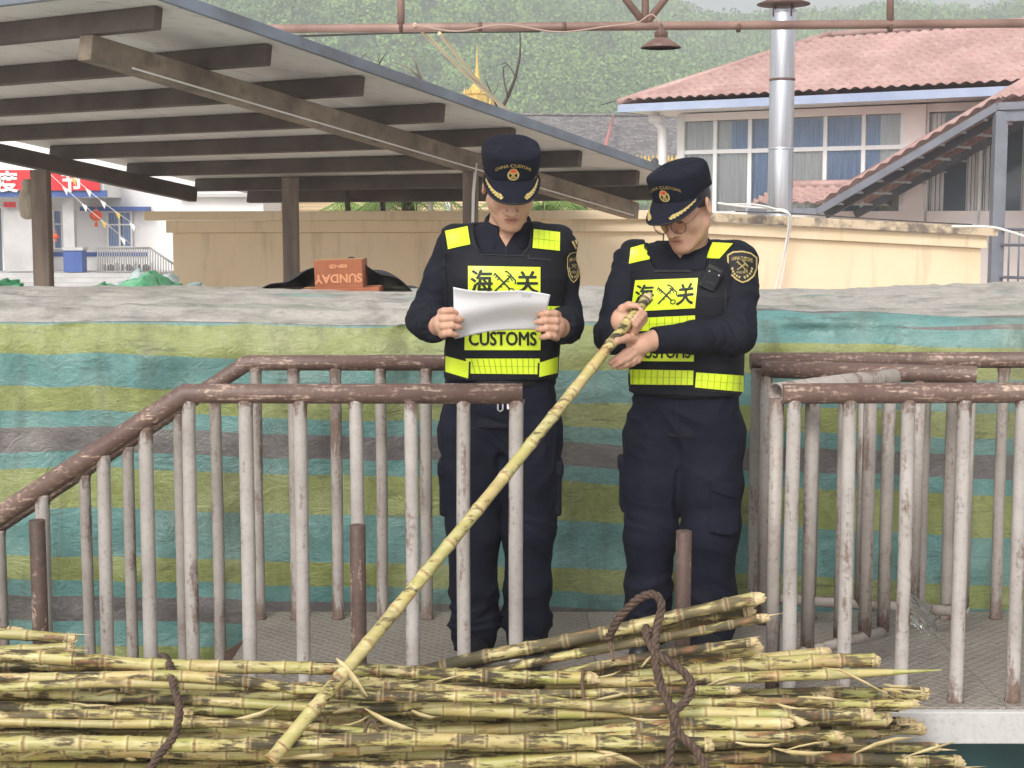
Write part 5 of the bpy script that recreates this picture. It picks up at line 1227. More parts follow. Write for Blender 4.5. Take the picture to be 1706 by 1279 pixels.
    g.grid(lambda a, b: Vector((xw, cy, zw - .005 + .04 * b)) + Vector((cr * .181 * math.cos(2 * math.pi * a) - sr * .131 * math.sin(2 * math.pi * a), sr * .181 * math.cos(2 * math.pi * a) + cr * .131 * math.sin(2 * math.pi * a), 0)), n, 1); g.build('belt', m_trimb, tr_, solid=.005)
    # ---- boots
    for (hp, kn, an), toe in zip(S['legs'], S['toes']):
        an = A_(an); g = SG((an[0] - .14, an[1] - .30, -.005), (an[0] + .14, an[1] + .14, .2), .004); t = A_(toe)
        g.rc((an[0], an[1] + .02, .17), (an[0], an[1] + .02, .05), .05, .048, .02); g.rc((an[0], an[1] + .035, .045), (an[0] * .6 + t[0] * .4, an[1] * .6 + t[1] * .4, .05), .042, .046, .02); g.rc((an[0] * .6 + t[0] * .4, an[1] * .6 + t[1] * .4, .05), (t[0], t[1], .038), .046, .037, .02)
        g.cut(lambda X, Y, Z: .003 - Z + 0 * X + 0 * Y); V, Q = g.mesh(); np_mesh('boot', smooth_mesh(V, Q, 1), Q, m_boot, root)
    # ---- vest: expanded torso cut to the vest outline
    hem = S['hem']; g = SG((min(xc, xw) - .30, cy - .26, hem - .03), (max(xc, xw) + .30, cy + .26, zsh + .13), .004); g.torso(rows(), .02, grow=.021, rot=rot, n=2.8)
    for sh in (shL, shR): g.rc(A_((xc, cy + .005, zsh + .004)) + .3 * (sh - neckc) * [1, 1, 0], sh + A_((0, 0, .006)), .062, .070, .03)
    q = g._sub(g.lo, g.lo + g.h * g.n); sl, X, Y, Z = q
    cxz = np.interp(Z, [zw, zsh], [xw, xc]); xr = cr * (X - cxz) + sr * (Y - cy); yr = -sr * (X - cxz) + cr * (Y - cy)
    wz = np.interp(Z, [hem, zw + .2, zsh - .22, zsh - .10, zsh + .1], [.205, .200, .192, .196, S['vshoulder']])
    F = np.maximum(g.F, np.abs(xr) - wz); F = np.maximum(F, hem - Z + 0 * X)
    sc, nw = S['scoop'], S['neckw']; wn_ = np.interp(Z, [sc, sc + .02, zsh + .03, zsh + .12], [nw - .014, nw, nw + .012, nw + .02]); nx = S['nx']
    F = np.maximum(F, -np.maximum(np.maximum(np.abs(X - nx) - wn_, sc - Z + 0 * X), yr - .02)); F = np.maximum(F, .070 - np.sqrt((X - S['neck'][0]) ** 2 + (Y - S['neck'][1]) ** 2) + 0 * Z)
    g.F = F.astype(np.float32); V, Q = g.mesh(); V = smooth_mesh(V, Q, 2, .5); N = normals(V, Q)
    V = V + N * (.0022 * vn(V * [1, 1, 2.2], 7, S['seed'] + 20) + .0018 * ridge3(V * [1, 1, 2.4], 6, S['seed'] + 21))[:, None]
    vest = np_mesh('vest', V, Q, m_vest, root); vbvh = BVHTree.FromPolygons(V.tolist(), Q.tolist())
    S['decor'](vest, vbvh, shirt, shirt_bvh, tr_, tbvh)
    # ---- head wear
    cap_for(root, T, R, ''); hair_for(root, T, R)
    Rm = Matrix(R); W = lambda p: Vector(T) + Rm @ Vector(p)
    if S.get('glasses'):
        gf_ = simple('thin_gold_frame', lin(120, 92, 66), None, 5, .3, 0, metal=.7) if 'thin_gold_frame' not in bpy.data.materials else bpy.data.materials['thin_gold_frame']
        g = MB(); zz = -.012
        lens = lambda s, a, k=1.0: W((s * .0335 + .0265 * k * math.cos(a), -.1165 + .006 * (math.cos(a) * s * .5 + .5) ** 2, zz + .0225 * k * math.sin(a)))
        for s in (-1, 1):
            g.tube([lens(s, 2 * math.pi * i / 28) for i in range(29)], .0016, 6); g.tube([W((s * .061, -.111, zz + .008)), W((s * .073, -.09, zz + .010)), W((s * .080, .008, zz + .022))], .0012, 6)
        g.tube([W((-.008, -.116, zz + .008)), W((0, -.119, zz + .012)), W((.008, -.116, zz + .008))], .0011, 6)
        gl = g.build('glasses', gf_, root)
        if 'spectacle_lens' not in bpy.data.materials:
            ml = Mat('spectacle_lens', .03); ml.b.inputs['Transmission Weight'].default_value = 1; ml.b.inputs['IOR'].default_value = 1.02; ml.b.inputs['Base Color'].default_value = (.93, .9, .86, 1)
        for s in (-1, 1):
            g = MB(); g.add([lens(s, 2 * math.pi * i / 28, .97) for i in range(28)], [tuple(range(28))]); g.build('lens', bpy.data.materials['spectacle_lens'], gl, solid=.001)
    g = MB()
    for s in (-1, 1):      # closed eyelid line and brow
        g.tube([W((s * (.018 + .026 * f), -.0925 + .010 * f * f, -.007 - .003 * math.sin(f * math.pi))) for f in np.linspace(0, 1, 7)], .0012, 5)
    g.build('eyelashes', m_hair, root)
    return root
def shield(cx, cy, w, h, sk=0.0):
    pts = [(-.5, -.34), (-.3, -.46), (0, -.5), (.3, -.46), (.5, -.34), (.5, .0), (.40, .26), (.2, .42), (0, .5), (-.2, .42), (-.40, .26), (-.5, .0)]
    return [(cx + x * w, cy + y * h + sk * x * w) for x, y in pts]
def badge(sh, bvh, cx, cy, w, h, sk=0.0):
    q = shield(cx, cy, w, h, sk); b = drape('arm_badge', q, [tuple(range(len(q)))], bvh, m_trimb, sh, .004, 4)
    strokes('badge_border', [(q + [q[0]], w * .055)], bvh, sh, m_embr, .0058); strokes('badge_emblem', key_staff(cx, cy - h * .04, w * .2, sk), bvh, sh, m_embr, .0058)
    a = [(cx - w * .36, cy - h * .33 - sk * w * .36), (cx + w * .36, cy - h * .33 + sk * w * .36), (cx + w * .36, cy - h * .22 + sk * w * .36), (cx - w * .36, cy - h * .22 - sk * w * .36)]; letters('CHINA CUSTOMS', a, bvh, sh, m_embr, .02, 'badge_lettering', .006, h * .045)
    L = []
    for s in (-1, 1):
        for i in range(5):
            an = rad(90 - s * (18 + 17 * i)); x, y = cx + w * .36 * math.cos(an), cy + h * .06 + h * .32 * math.sin(an); L.append(([(x, y), (x - s * w * .08 * (1 if 1 else 0) * .4, y - h * .07)], w * .06))
    strokes('badge_laurel', L, bvh, sh, m_embr, .0058); a = [(cx - w * .2, cy + h * .13), (cx + w * .2, cy + h * .13), (cx + w * .2, cy + h * .21), (cx - w * .2, cy + h * .21)]; letters('中国海关', a, bvh, sh, m_embr, .01, 'badge_lettering', .006)

def rotm(yaw, pitch, roll=0): return np.array(Matrix.Rotation(yaw, 3, 'Z') @ Matrix.Rotation(roll, 3, 'Y') @ Matrix.Rotation(pitch, 3, 'X'))
def flip4(q): return q
# ---------------------------------------------------------------- officer with the paper
Y1 = 5.12
def hands1(g):
    for s, kx, tipx, y0 in ((1, 735, 768, 518), (-1, 929, 895, 522)):
        pc = A_(P(kx + s * 3, y0 + 21, 4.865)); g.ell(pc, (.021, .026, .040), None, .012)
        w = A_(P(kx - s * 4, y0 + 26, 4.93)); g.rc(w, pc + A_((0, .01, 0)), .028, .03, .02)
        for k in range(4):
            L = (1.0, 1.06, 1.0, .82)[k]; y = y0 + 12.6 * k; xk = kx - s * (0, 2, 1, -2)[k]; xt = kx + (tipx - kx) * L - s * (2, 0, 0, 0)[k]
            g.chain([A_(P(xk, y + 2, 4.862)), A_(P(xk + s * 5, y, 4.838)), A_(P(kx + (xt - kx) * .55, y - 1, 4.822)), A_(P(xt - s * 6, y + 1, 4.830)), A_(P(xt, y + 2, 4.842))], [.0125, .0118, .0105, .0096, .0082], .004)
        g.chain([pc + A_((0, .012, .02)), A_(P(kx + s * 12, y0 + 2, 4.895)), A_(P(kx + s * 27, y0 + 3, 4.876))], [.015, .0125, .0095], .006)
def decor1(vest, vb, shirt, sb, tr_, tb):
    panel([(742, 385), (779, 377), (784, 407), (747, 415)], vb, vest, (4, 1)); panel([(889, 382), (933, 387), (932, 418), (887, 413)], vb, vest, (4, 1))
    panel([(780, 443), (900, 445), (900, 493), (780, 493)], vb, vest)
    letters('海', [(785, 450), (820, 450), (820, 489), (785, 489)], vb, vest, m_ink, .030); letters('关', [(861, 452), (896, 452), (896, 488), (861, 488)], vb, vest, m_ink, .030)
    strokes('key_emblem', key_staff(840, 470, 19), vb, vest, m_ink, .0055)
    panel([(780, 508), (932, 510), (931, 534), (779, 532)], vb, vest, (9, 1)); panel([(775, 545), (901, 546), (900, 583), (774, 583)], vb, vest); letters('CUSTOMS', [(782, 552), (893, 553), (893, 575), (782, 575)], vb, vest, m_ink, .034)
    panel([(776, 597), (899, 597), (898, 623), (783, 622)], vb, vest, (12, 1)); panel([(733, 590), (782, 603), (780, 630), (733, 616)], vb, vest); panel([(898, 604), (929, 594), (928, 621), (897, 628)], vb, vest)
    for q_ in [([(783, 602), (782, 632)], 3), ([(733, 618), (780, 632)], 2.5), ([(897, 604), (896, 630)], 3), ([(785, 380), (790, 408), (803, 422), (872, 424), (883, 410), (886, 384)], 2.5), ([(741, 420), (741, 560)], 2)]: strokes('binding', [q_], vb, vest, m_trimb, .005)
    for q_ in [([(880, 430), (918, 433)], 1.5), ([(880, 424), (880, 430)], 1.5), ([(742, 430), (744, 590)], 1.0), ([(800, 424), (874, 426)], 1.0)]: strokes('stitching', [q_], vb, vest, m_grey, .0045)
    badge(shirt, sb, 955, 445, 20, 50)
    for q_ in [([(953, 402), (959, 414)], 3.0), ([(958, 400), (963, 411)], 3.0)]: strokes('epaulette_bar', [q_], sb, shirt, m_embr, .004)
    strokes('placket', [([(843, 402), (842, 424)], 1.2)], sb, shirt, m_grey, .004)
    for s, px in ((-1, 738), (1, 930)):
        c = A_(P(px, 800, Y1 - .01)); g = SG(c - .14, c + .14, .004)
        bx_ = lambda cc, hx, hy, hz_, r: (lambda X, Y, Z: np.sqrt(np.maximum(np.abs(X - cc[0]) - hx, 0) ** 2 + np.maximum(np.abs(Y - cc[1]) - hy, 0) ** 2 + np.maximum(np.abs(Z - cc[2]) - hz_, 0) ** 2) - r)
        g.op(bx_(c + A_((-s * .012, 0, -.03)), .010, .05, .07, .012), c - .13, c + .13, .01); g.op(bx_(c + A_((-s * .004, 0, .045)), .010, .056, .016, .010), c - .13, c + .13, .004); V, Q = g.mesh(); np_mesh('cargo_pocket', smooth_mesh(V, Q, 1), Q, m_trou, tr_)
    c = P(845, 676, 4.985); g = MB(); g.tube([c + Vector((-.03, 0, .01)), c + Vector((-.03, -.004, -.012)), c + Vector((-.022, -.004, -.018)), c + Vector((-.014, -.004, -.012)), c + Vector((-.014, 0, .01))], .003, 8); g.build('belt_clip', simple('grey_clip', lin(150, 150, 152), None, 5, .4, 0), tr_)
    g = MB(); g.box(c + Vector((.006, -.004, 0)), (.014, .008, .022)); g.build('key_tag', m_frame, tr_, bevel=.003)
x1 = lambda px, py, Y=Y1: P(px, py, Y).x
O1 = dict(label='officer in black vest reading a sheet of white paper', base=(x1(838, 1090), Y1, 0), xw=x1(834, 640), xc=x1(844, 430), cy=Y1, rot=.03, zsh=1.395, zw=.935,
    head=tuple(P(850, 309, 5.03)), headR=rotm(.08, rad(29)), neck=tuple(P(846, 380, 5.115)), armL=(P(760, 411, 5.13), P(712, 532, 5.13), P(729, 542, 4.92)), armR=(P(927, 413, 5.13), P(942, 538, 5.13), P(934, 544, 4.92)),
    legs=((P(784, 715, Y1), P(788, 885, 5.08), P(790, 1070, 5.11)), (P(884, 715, Y1), P(882, 880, 5.08), P(878, 1062, 5.12))), legr=((.105, .098, .082, .074, .076, .062), (.103, .096, .080, .072, .074, .062)), toes=(P(784, 1100, 4.93), P(886, 1100, 4.94)),
    rL=[.060, .059, .060, .055, .044], rR=[.060, .059, .060, .055, .044], cuff=.004, vz=P(843, 411, 5.0).z, vx=x1(843, 400, 5.0), collar_yaw=.0, hem=P(840, 634, 5.0).z, vshoulder=.222, scoop=P(840, 423, 5.0).z, neckw=.079, nx=x1(838, 420, 5.05), handmin=P(700, 580, 4.78), seed=3, glasses=False, hands=hands1, decor=decor1)
off1 = officer(O1)
# sheet of paper
m_paper = Mat('white_paper', .7); m_paper.b.inputs['Base Color'].default_value = lin(236, 236, 240); m_paper.b.inputs['Transmission Weight'].default_value = 0; m_paper = m_paper.m
TL, TR, BR, BL = P(755, 478, 4.78), P(917, 491, 4.77), P(903, 549, 4.895), P(757, 563, 4.885)
def pap(a, b):
    p = TL.lerp(TR, a).lerp(BL.lerp(BR, a), b); p = p + Vector((0, -.012 * math.sin(a * math.pi) * (1 - b) + .006 * math.sin(b * 9 + a * 2), .010 * math.sin(a * math.pi * 1.0) * b - .010 * math.sin(a * 2 * math.pi) * (1 - b) * .6))
    d = max(0, (b - .55)) * max(0, .35 - a) * .10; return p + Vector((0, d, -d * .3))
g = MB(); g.grid(pap, 40, 26); pp = g.build('paper_sheet', m_paper, loc=tuple((TL + BR) / 2), solid=.0006); tag(pp, 'white paper sheet held in both hands by the left officer', 'paper')
g = MB()
for i in range(5): a = .72 + .02 * i; g.add([pap(a, .06 + .02 * (i % 2)) + Vector((0, -.0012, 0)), pap(a + .006, .06 + .02 * (i % 2)) + Vector((0, -.0012, 0)), pap(a + .006, .16) + Vector((0, -.0012, 0)), pap(a, .16) + Vector((0, -.0012, 0))], [(0, 1, 2, 3)])
g.build('faint_print', simple('faint_ink', lin(176, 178, 186), None, 5, .8, 0), pp, fixn=False)

# ---------------------------------------------------------------- cane held by the second officer (position needed by his hands)
HT, HB = P(1076, 499, 4.90), P(452, 1266, 3.88)
def cane_pt(t): return HT.lerp(HB, t) + Vector((.028 * math.sin(t * math.pi), 0, .026 * math.sin(t * math.pi)))
Y2 = 5.18
def hands2(g):
    cd = A_((HB - HT).normalized()); c1 = A_(cane_pt(.052)); R1 = .0215                       # fist under the cane
    up = A_((0, 0, 1)); sd_ = np.cross(cd, up); sd_ /= np.linalg.norm(sd_); bk = np.cross(sd_, cd)   # sd_: sideways, bk: roughly up/back
    if sd_[0] < 0: sd_ = -sd_
    away = A_((0, 1, 0)) - cd * cd[1]; away /= np.linalg.norm(away); side = np.cross(away, cd); side = side if side[0] > 0 else -side
    pc = c1 + away * .042 - side * .012; wr = A_(O2['armL'][2]); g.ell(pc, (.034, .028, .040), None, .012); g.rc(wr, pc, .028, .030, .02)
    for k in range(4):
        o = c1 + cd * (-.026 + .0165 * k); r = R1 + .0105
        pts = [o + away * (r + .018) - side * .012, o + away * r * .9 + side * r * .75, o + side * (r + .003) - away * r * .10, o + side * r * .62 - away * r * .80, o - away * r * 1.02 + side * .004]
        g.chain(pts, [.0125, .0115, .0108, .0098, .0082], .004)
    g.chain([pc - side * .012 - cd * .012, c1 - side * (R1 + .016) - cd * .012 + away * .014, c1 - side * (R1 + .011) - cd * .024 - away * .008, c1 - side * (R1 * .55) - cd * .03 - away * (R1 + .006)], [.018, .0145, .0118, .009], .006)
    # second hand reaching across from the right
    w2 = A_(O2['armR'][2]); pm = A_(P(1062, 575, 4.865)); g.ell(pm, (.036, .020, .030), np.array(Matrix.Rotation(rad(14), 3, 'Y')), .012); g.rc(w2, pm, .026, .024, .02); g.rc(w2, A_(P(1072, 571, 4.87)), .027, .027, .02)
    ch = [([(1058, 564, 4.855), (1044, 563, 4.815), (1027, 568, 4.776), (1007, 578, 4.770)], [.017, .0135, .0115, .0085]),
          ([(1054, 580, 4.85), (1041, 588, 4.828), (1028, 597, 4.806), (1016, 604, 4.800)], [.0135, .0118, .0105, .0082]),
          ([(1058, 586, 4.855), (1046, 596, 4.830), (1033, 603, 4.808), (1021, 610, 4.808)], [.0135, .0118, .0105, .0082]),
          ([(1064, 589, 4.868), (1054, 600, 4.846), (1042, 607, 4.826), (1031, 612, 4.822)], [.013, .0112, .010, .008]),
          ([(1070, 589, 4.88), (1063, 600, 4.862), (1053, 606, 4.846), (1044, 610, 4.842)], [.0115, .0098, .0088, .0075])]
    for pts, rs in ch: g.chain([A_(P(*p)) for p in pts], rs, .005)
def decor2(vest, vb, shirt, sb, tr_, tb):
    panel([(1051, 413), (1084, 404), (1082, 432), (1048, 439)], vb, vest, (4, 0)); panel([(1187, 404), (1221, 406), (1198, 431), (1177, 430)], vb, vest, (3, 0))
    panel([(1059, 467), (1163, 463), (1158, 513), (1051, 519)], vb, vest)
    letters('海', [(1061, 475), (1090, 474), (1088, 505), (1058, 507)], vb, vest, m_ink, .030); letters('关', [(1131, 474), (1158, 471), (1154, 506), (1127, 508)], vb, vest, m_ink, .030); strokes('key_emblem', key_staff(1111, 491, 17, -.1), vb, vest, m_ink, .0055)
    panel([(1057, 530), (1158, 525), (1158, 546), (1057, 552)], vb, vest, (7, 1)); panel([(1056, 574), (1157, 574), (1156, 602), (1055, 601)], vb, vest); letters('CUSTOMS', [(1060, 576), (1151, 577), (1150, 596), (1060, 596)], vb, vest, m_ink, .034)
    panel([(1046, 615), (1156, 617), (1155, 641), (1045, 640)], vb, vest, (10, 1)); panel([(1160, 620), (1243, 626), (1240, 653), (1158, 645)], vb, vest, (7, 1))
    for q_ in [([(1157, 616), (1156, 648)], 3), ([(1049, 614), (1050, 642)], 3), ([(1084, 404), (1087, 438), (1094, 452), (1150, 452), (1168, 440), (1180, 415)], 2.5), ([(1157, 648), (1240, 656)], 2.5)]: strokes('binding', [q_], vb, vest, m_trimb, .005)
    for q_ in [([(1090, 452), (1152, 453)], 1.0), ([(1208, 480), (1210, 600)], 1.0)]: strokes('stitching', [q_], vb, vest, m_grey, .0045)
    badge(shirt, sb, 1236, 445, 46, 52, .08)
    # body camera clipped to the chest
    h = vb.ray_cast(CAM, (P(1184, 463, 5) - CAM).normalized()); c = h[0] + Vector((0, -.014, 0)); Rb = Matrix.Rotation(rad(-4), 3, 'Z') @ Matrix.Rotation(rad(24), 3, 'Y') @ Matrix.Rotation(rad(12), 3, 'X')
    m_cb = simple('black_plastic', lin(24, 25, 30), lin(32, 33, 38), 6, .4, .05); g = MB(); g.box(c, (.054, .026, .078), Rb); bc = g.build('body_camera', m_cb, vest, bevel=.006)
    g = MB(); cc = c + Rb @ Vector((.0, -.0135, .020)); g.tube([cc, cc + Rb @ Vector((0, -.004, 0))], .010, 18); g.build('camera_lens', simple('lens_glass', lin(30, 32, 44), None, 5, .08, 0), vest)
    for dx in (-.016, .017): cc = c + Rb @ Vector((dx, -.0135, .022)); MB().tube([cc, cc + Rb @ Vector((0, -.0015, 0))], .0028, 10).build('camera_led', m_greyw, vest)
    MB().box(c + Rb @ Vector((0, -.0135, -.012)), (.026, .001, .005), Rb).build('camera_mark', m_grey, vest); MB().box(c + Rb @ Vector((0, -.0135, -.002)), (.05, .001, .001), Rb).build('camera_seam', m_grey, vest)
    drape('cargo_pocket', [(1184, 812), (1228, 822), (1227, 884), (1214, 892), (1181, 886)], [(0, 1, 2, 3, 4)], tb, m_trou, tr_, .008, 4, .012); drape('pocket_flap', [(1186, 800), (1230, 806), (1230, 824), (1222, 830), (1186, 818)], [(0, 1, 2, 3, 4)], tb, m_trou, tr_, .014, 4, .008)
    c = A_(P(1041, 795, 5.22)); g = SG(c - .14, c + .14, .004)
    bx_ = lambda cc, hx, hy, hz_, r: (lambda X, Y, Z: np.sqrt(np.maximum(np.abs(X - cc[0]) - hx, 0) ** 2 + np.maximum(np.abs(Y - cc[1]) - hy, 0) ** 2 + np.maximum(np.abs(Z - cc[2]) - hz_, 0) ** 2) - r)
    g.op(bx_(c + A_((.006, 0, -.03)), .010, .05, .07, .012), c - .13, c + .13, .01); g.op(bx_(c + A_((-.002, 0, .045)), .010, .056, .016, .010), c - .13, c + .13, .004); V, Q = g.mesh(); np_mesh('cargo_pocket', smooth_mesh(V, Q, 1), Q, m_trou, tr_)
    strokes('fly_seam', [([(1128, 670), (1127, 742)], 1.0)], tb, tr_, m_trimb, .003)
x2 = lambda px, py, Y=Y2: P(px, py, Y).x
O2 = dict(label='officer in glasses and black vest inspecting a long sugarcane stalk', base=(x2(1130, 1075), Y2, 0), xw=x2(1143, 650), xc=x2(1143, 450), cy=Y2, rot=-.40, zsh=1.335, zw=.895,
    head=tuple(P(1141, 346, 5.09)), headR=rotm(-.66, rad(27), rad(-2)), neck=tuple(P(1147, 414, 5.165)), armL=(P(1058, 436, 5.23), P(1022, 556, 5.16), P(1040, 556, 4.975)), armR=(P(1226, 438, 5.13), P(1224, 557, 5.03), P(1088, 567, 4.895)),
    legs=((P(1092, 725, Y2 + .02), P(1084, 890, 5.15), P(1076, 1065, 5.2)), (P(1186, 725, Y2 - .02), P(1184, 890, 5.10), P(1180, 1075, 5.16))), legr=((.108, .102, .082, .072, .072, .06), (.110, .104, .088, .080, .078, .06)), toes=(P(1066, 1090, 5.03), P(1180, 1100, 4.98)),
    rL=[.064, .064, .062, .058, .046], rR=[.070, .068, .062, .051, .041], cuff=.0, vz=P(1130, 432, 5.05).z, vx=x2(1136, 425, 5.05), collar_yaw=.42, collar_dz=-.014, hem=P(1140, 660, 5.05).z, vshoulder=.212, scoop=P(1130, 450, 5.05).z, neckw=.086, nx=x2(1132, 440, 5.08), handmin=P(1000, 640, 4.75), seed=8, glasses=True, hands=hands2, decor=decor2)
off2 = officer(O2)
# ================================================================ flatbed with stakes, sugarcane heap, ropes
bed = thing('flatbed_trailer', 'low flatbed carrying the sugarcane, with rusty upright stakes', 'trailer', (0, 4.0, GZ))
for k in range(9): MB().box((-1.6, 3.26 + k * .155, -.62), (6.2, .15, .05)).build('deck_board', simple('deck_wood', lin(120, 104, 88), lin(92, 80, 68), 4, .8, .2) if k == 0 else bpy.data.materials['deck_wood'], bed)
for y in (3.2, 4.585): MB().box((-1.6, y - (.02 if y < 4 else 0.02), -.64), (6.2, .04, .14)).build('side_rail', m_stake, bed, bevel=.004)
for x in (-3.4, -.2):
    for y in (3.35, 4.4):
        g = MB(); g.tube([(x, y - .1, GZ + .27), (x, y + .1, GZ + .27)], .27, 28); w = g.build('wheel', simple('tyre_rubber', lin(34, 34, 36), None, 6, .8, .2) if 'tyre_rubber' not in bpy.data.materials else bpy.data.materials['tyre_rubber'], bed, bevel=.02)
MB().box((-1.6, 3.9, -.74), (6.0, .5, .12)).build('chassis', m_stake, bed)
for px, py in ((66, 866), (597, 874), (1138, 884)):
    c = P(px, py, 4.545); a = P(px, 1000, 4.545)
    open_pipe(MB(), (a.x, 4.545, c.z), (a.x, 4.545, -.595), .0235).build('stake', m_stake, bed, fixn=False) if False else MB().tube([(a.x, 4.545, -.595), (a.x, 4.545, c.z)], .0235, 16).build('stake', m_stake, bed, bevel=.002)

def cane_material():
    m = Mat('sugarcane_rind', .42, 0, .4); ring = m.attr('ring'); seg = m.attr('seg'); oi = m.orand()
    v = m.vec((1, 1, 1)); vs = m.vec((2.2, 16, 16))
    f = m.math('FRACT', m.math('ADD', seg, oi))
    base = m.ramp(f, [(0, lin(178, 165, 104)), (.2, lin(194, 176, 124)), (.4, lin(158, 156, 92)), (.6, lin(194, 168, 116)), (.8, lin(174, 166, 118)), (1, lin(186, 164, 102))])
    base = m.mix(m.math('MULTIPLY', m.mask(m.noise(vs, 1.4, 5), .38, .68), .5), base, lin(156, 160, 80))
    base = m.mix(m.math('MULTIPLY', m.mask(m.noise(vs, 3.5, 6, .6), .5, .72), .5), base, lin(220, 210, 168))
    n1 = m.noise(m.vec((11, 48, 48)), 1.0, 8, .70); n2 = m.noise(m.vec((1, 1, 1)), 4.5, 2); amt = m.math('ADD', m.math('MULTIPLY', n1, .85), m.math('MULTIPLY', n2, .35))
    amt = m.math('ADD', amt, m.math('MULTIPLY', m.math('SUBTRACT', m.math('FRACT', m.math('MULTIPLY', oi, 7.3)), .5), .06))
    amt = m.math('ADD', amt, m.math('MULTIPLY', m.math('SUBTRACT', m.math('FRACT', m.math('MULTIPLY', f, 5.7)), .5), .08)); amt = m.math('ADD', amt, m.math('MULTIPLY', m.attr('moldy'), .045))
    k = m.mask(amt, .60, .66); base = m.mix(m.math('MULTIPLY', k, .92), base, m.mix(m.mask(amt, .63, .70), lin(98, 80, 48), lin(42, 35, 31)))
    base = m.mix(m.math('MULTIPLY', m.mask(m.noise(m.vec((9, 30, 30)), 1.0, 5), .57, .68), .55), base, lin(158, 108, 74)); base = m.mix(m.math('MULTIPLY', m.mask(m.noise(m.vec((2, 8, 8)), 1.0, 4), .50, .66), .45), base, lin(150, 134, 96))
    wax = m.ramp(ring, [(.0, (0, 0, 0, 1)), (.45, (.0, .0, .0, 1)), (.62, (.8, .8, .8, 1)), (.80, (.9, .9, .9, 1)), (.88, (0, 0, 0, 1))]); base = m.mix(m.math('MULTIPLY', wax, .26), base, lin(218, 206, 166))
    nd = m.mask(ring, .88, .96); base = m.mix(m.math('MULTIPLY', nd, .62), base, lin(132, 98, 58))
    m.color(base); m.bump(m.noise(m.vec((3, 60, 60)), 1.4, 4), .3, .002); m.rough(m.math('ADD', m.math('MULTIPLY', k, .3), .40)); return m.m
m_cane = cane_material(); m_cut = simple('cane_pith', lin(206, 188, 146), lin(176, 150, 108), 60, .8, .6, .003)
m_leafdry = simple('dry_cane_leaf', lin(206, 190, 146), lin(180, 160, 110), 10, .7, .2, stretch=(1, 6, 6))
def cane_mesh(name, L, r, seed, taper=.0, nseg=10, i0=.07, i1=.15, bow=.012, tip=False):
    """a stalk along +x, x from -L to 0; its right end at the origin"""
    R = random.Random(seed); xs = [0.0]
    while xs[-1] > -L: xs.append(xs[-1] - R.uniform(i0, i1))
    xs[-1] = -L
    if len(xs) > 2 and xs[-2] - xs[-1] < .04: xs.pop(-2)
    xs = xs[::-1]; V, Fs, ring, seg = [], [], [], []; rings = []
    for i in range(len(xs) - 1):
        a, b = xs[i], xs[i + 1]; sv = R.random(); k = R.uniform(.94, 1.06)
        last = tip and i >= len(xs) - 3
        for f, rr, rg in ((.0, 1.085, 1), (.02, 1.10, 1), (.045, 1.02, .9), (.075, .985, .7), (.16, .955, .3), (.5, .94, 0), (.84, .965, .35), (.93, 1.0, .55), (.97, 1.06, .75)):
            x = a + (b - a) * f; tr_ = 1.0
            if tip: tr_ = min(1, max(.06, -x / .30)) ** .75
            rings.append((x, r * (k * rr if not (tip and x > -.3) else k * .97) * tr_, rg if not (tip and x > -.25) else 0, sv))
    rings.append((xs[-1], rings[-1][1] * .99, .5, .5)); p1, p2 = R.uniform(0, 6), R.uniform(0, 6)
    for (x, rr, rg, sv) in rings:
        oy = bow * math.sin(x * 1.9 + p1) + bow * .25 * math.sin(x * 7 + p2); oz = bow * .8 * math.sin(x * 2.3 + p2) + bow * .25 * math.sin(x * 8 + p1)
        for j in range(nseg): an = 2 * math.pi * j / nseg; V.append((x, oy + rr * math.cos(an), oz + rr * math.sin(an))); ring.append(rg); seg.append(sv)
    n = nseg
    oy0, oz0 = bow * math.sin(p1) + bow * .25 * math.sin(p2), bow * .8 * math.sin(p2) + bow * .25 * math.sin(p1)
    V = [(x, y - oy0, z - oz0) for x, y, z in V]
    Fs = [(i * n + j, i * n + (j + 1) % n, (i + 1) * n + (j + 1) % n, (i + 1) * n + j) for i in range(len(rings) - 1) for j in range(n)]
    me = bpy.data.meshes.new(name); me.from_pydata(V, [], Fs + [tuple(range(n))[::-1], tuple((len(rings) - 1) * n + j for j in range(n))]); me.polygons.foreach_set('use_smooth', [True] * len(Fs) + [False] * 2)
    for nm, arr in (('ring', ring), ('seg', seg)): at = me.attributes.new(nm, 'FLOAT', 'POINT'); at.data.foreach_set('value', np.asarray(arr, np.float32))
    at = me.attributes.new('moldy', 'FLOAT', 'POINT'); at.data.foreach_set('value', np.clip((np.array([p[0] for p in V]) + 1.5) / 1.1, -.35, 1).astype(np.float32) * (0 if tip else 1))
    me.materials.append(m_cane); return me
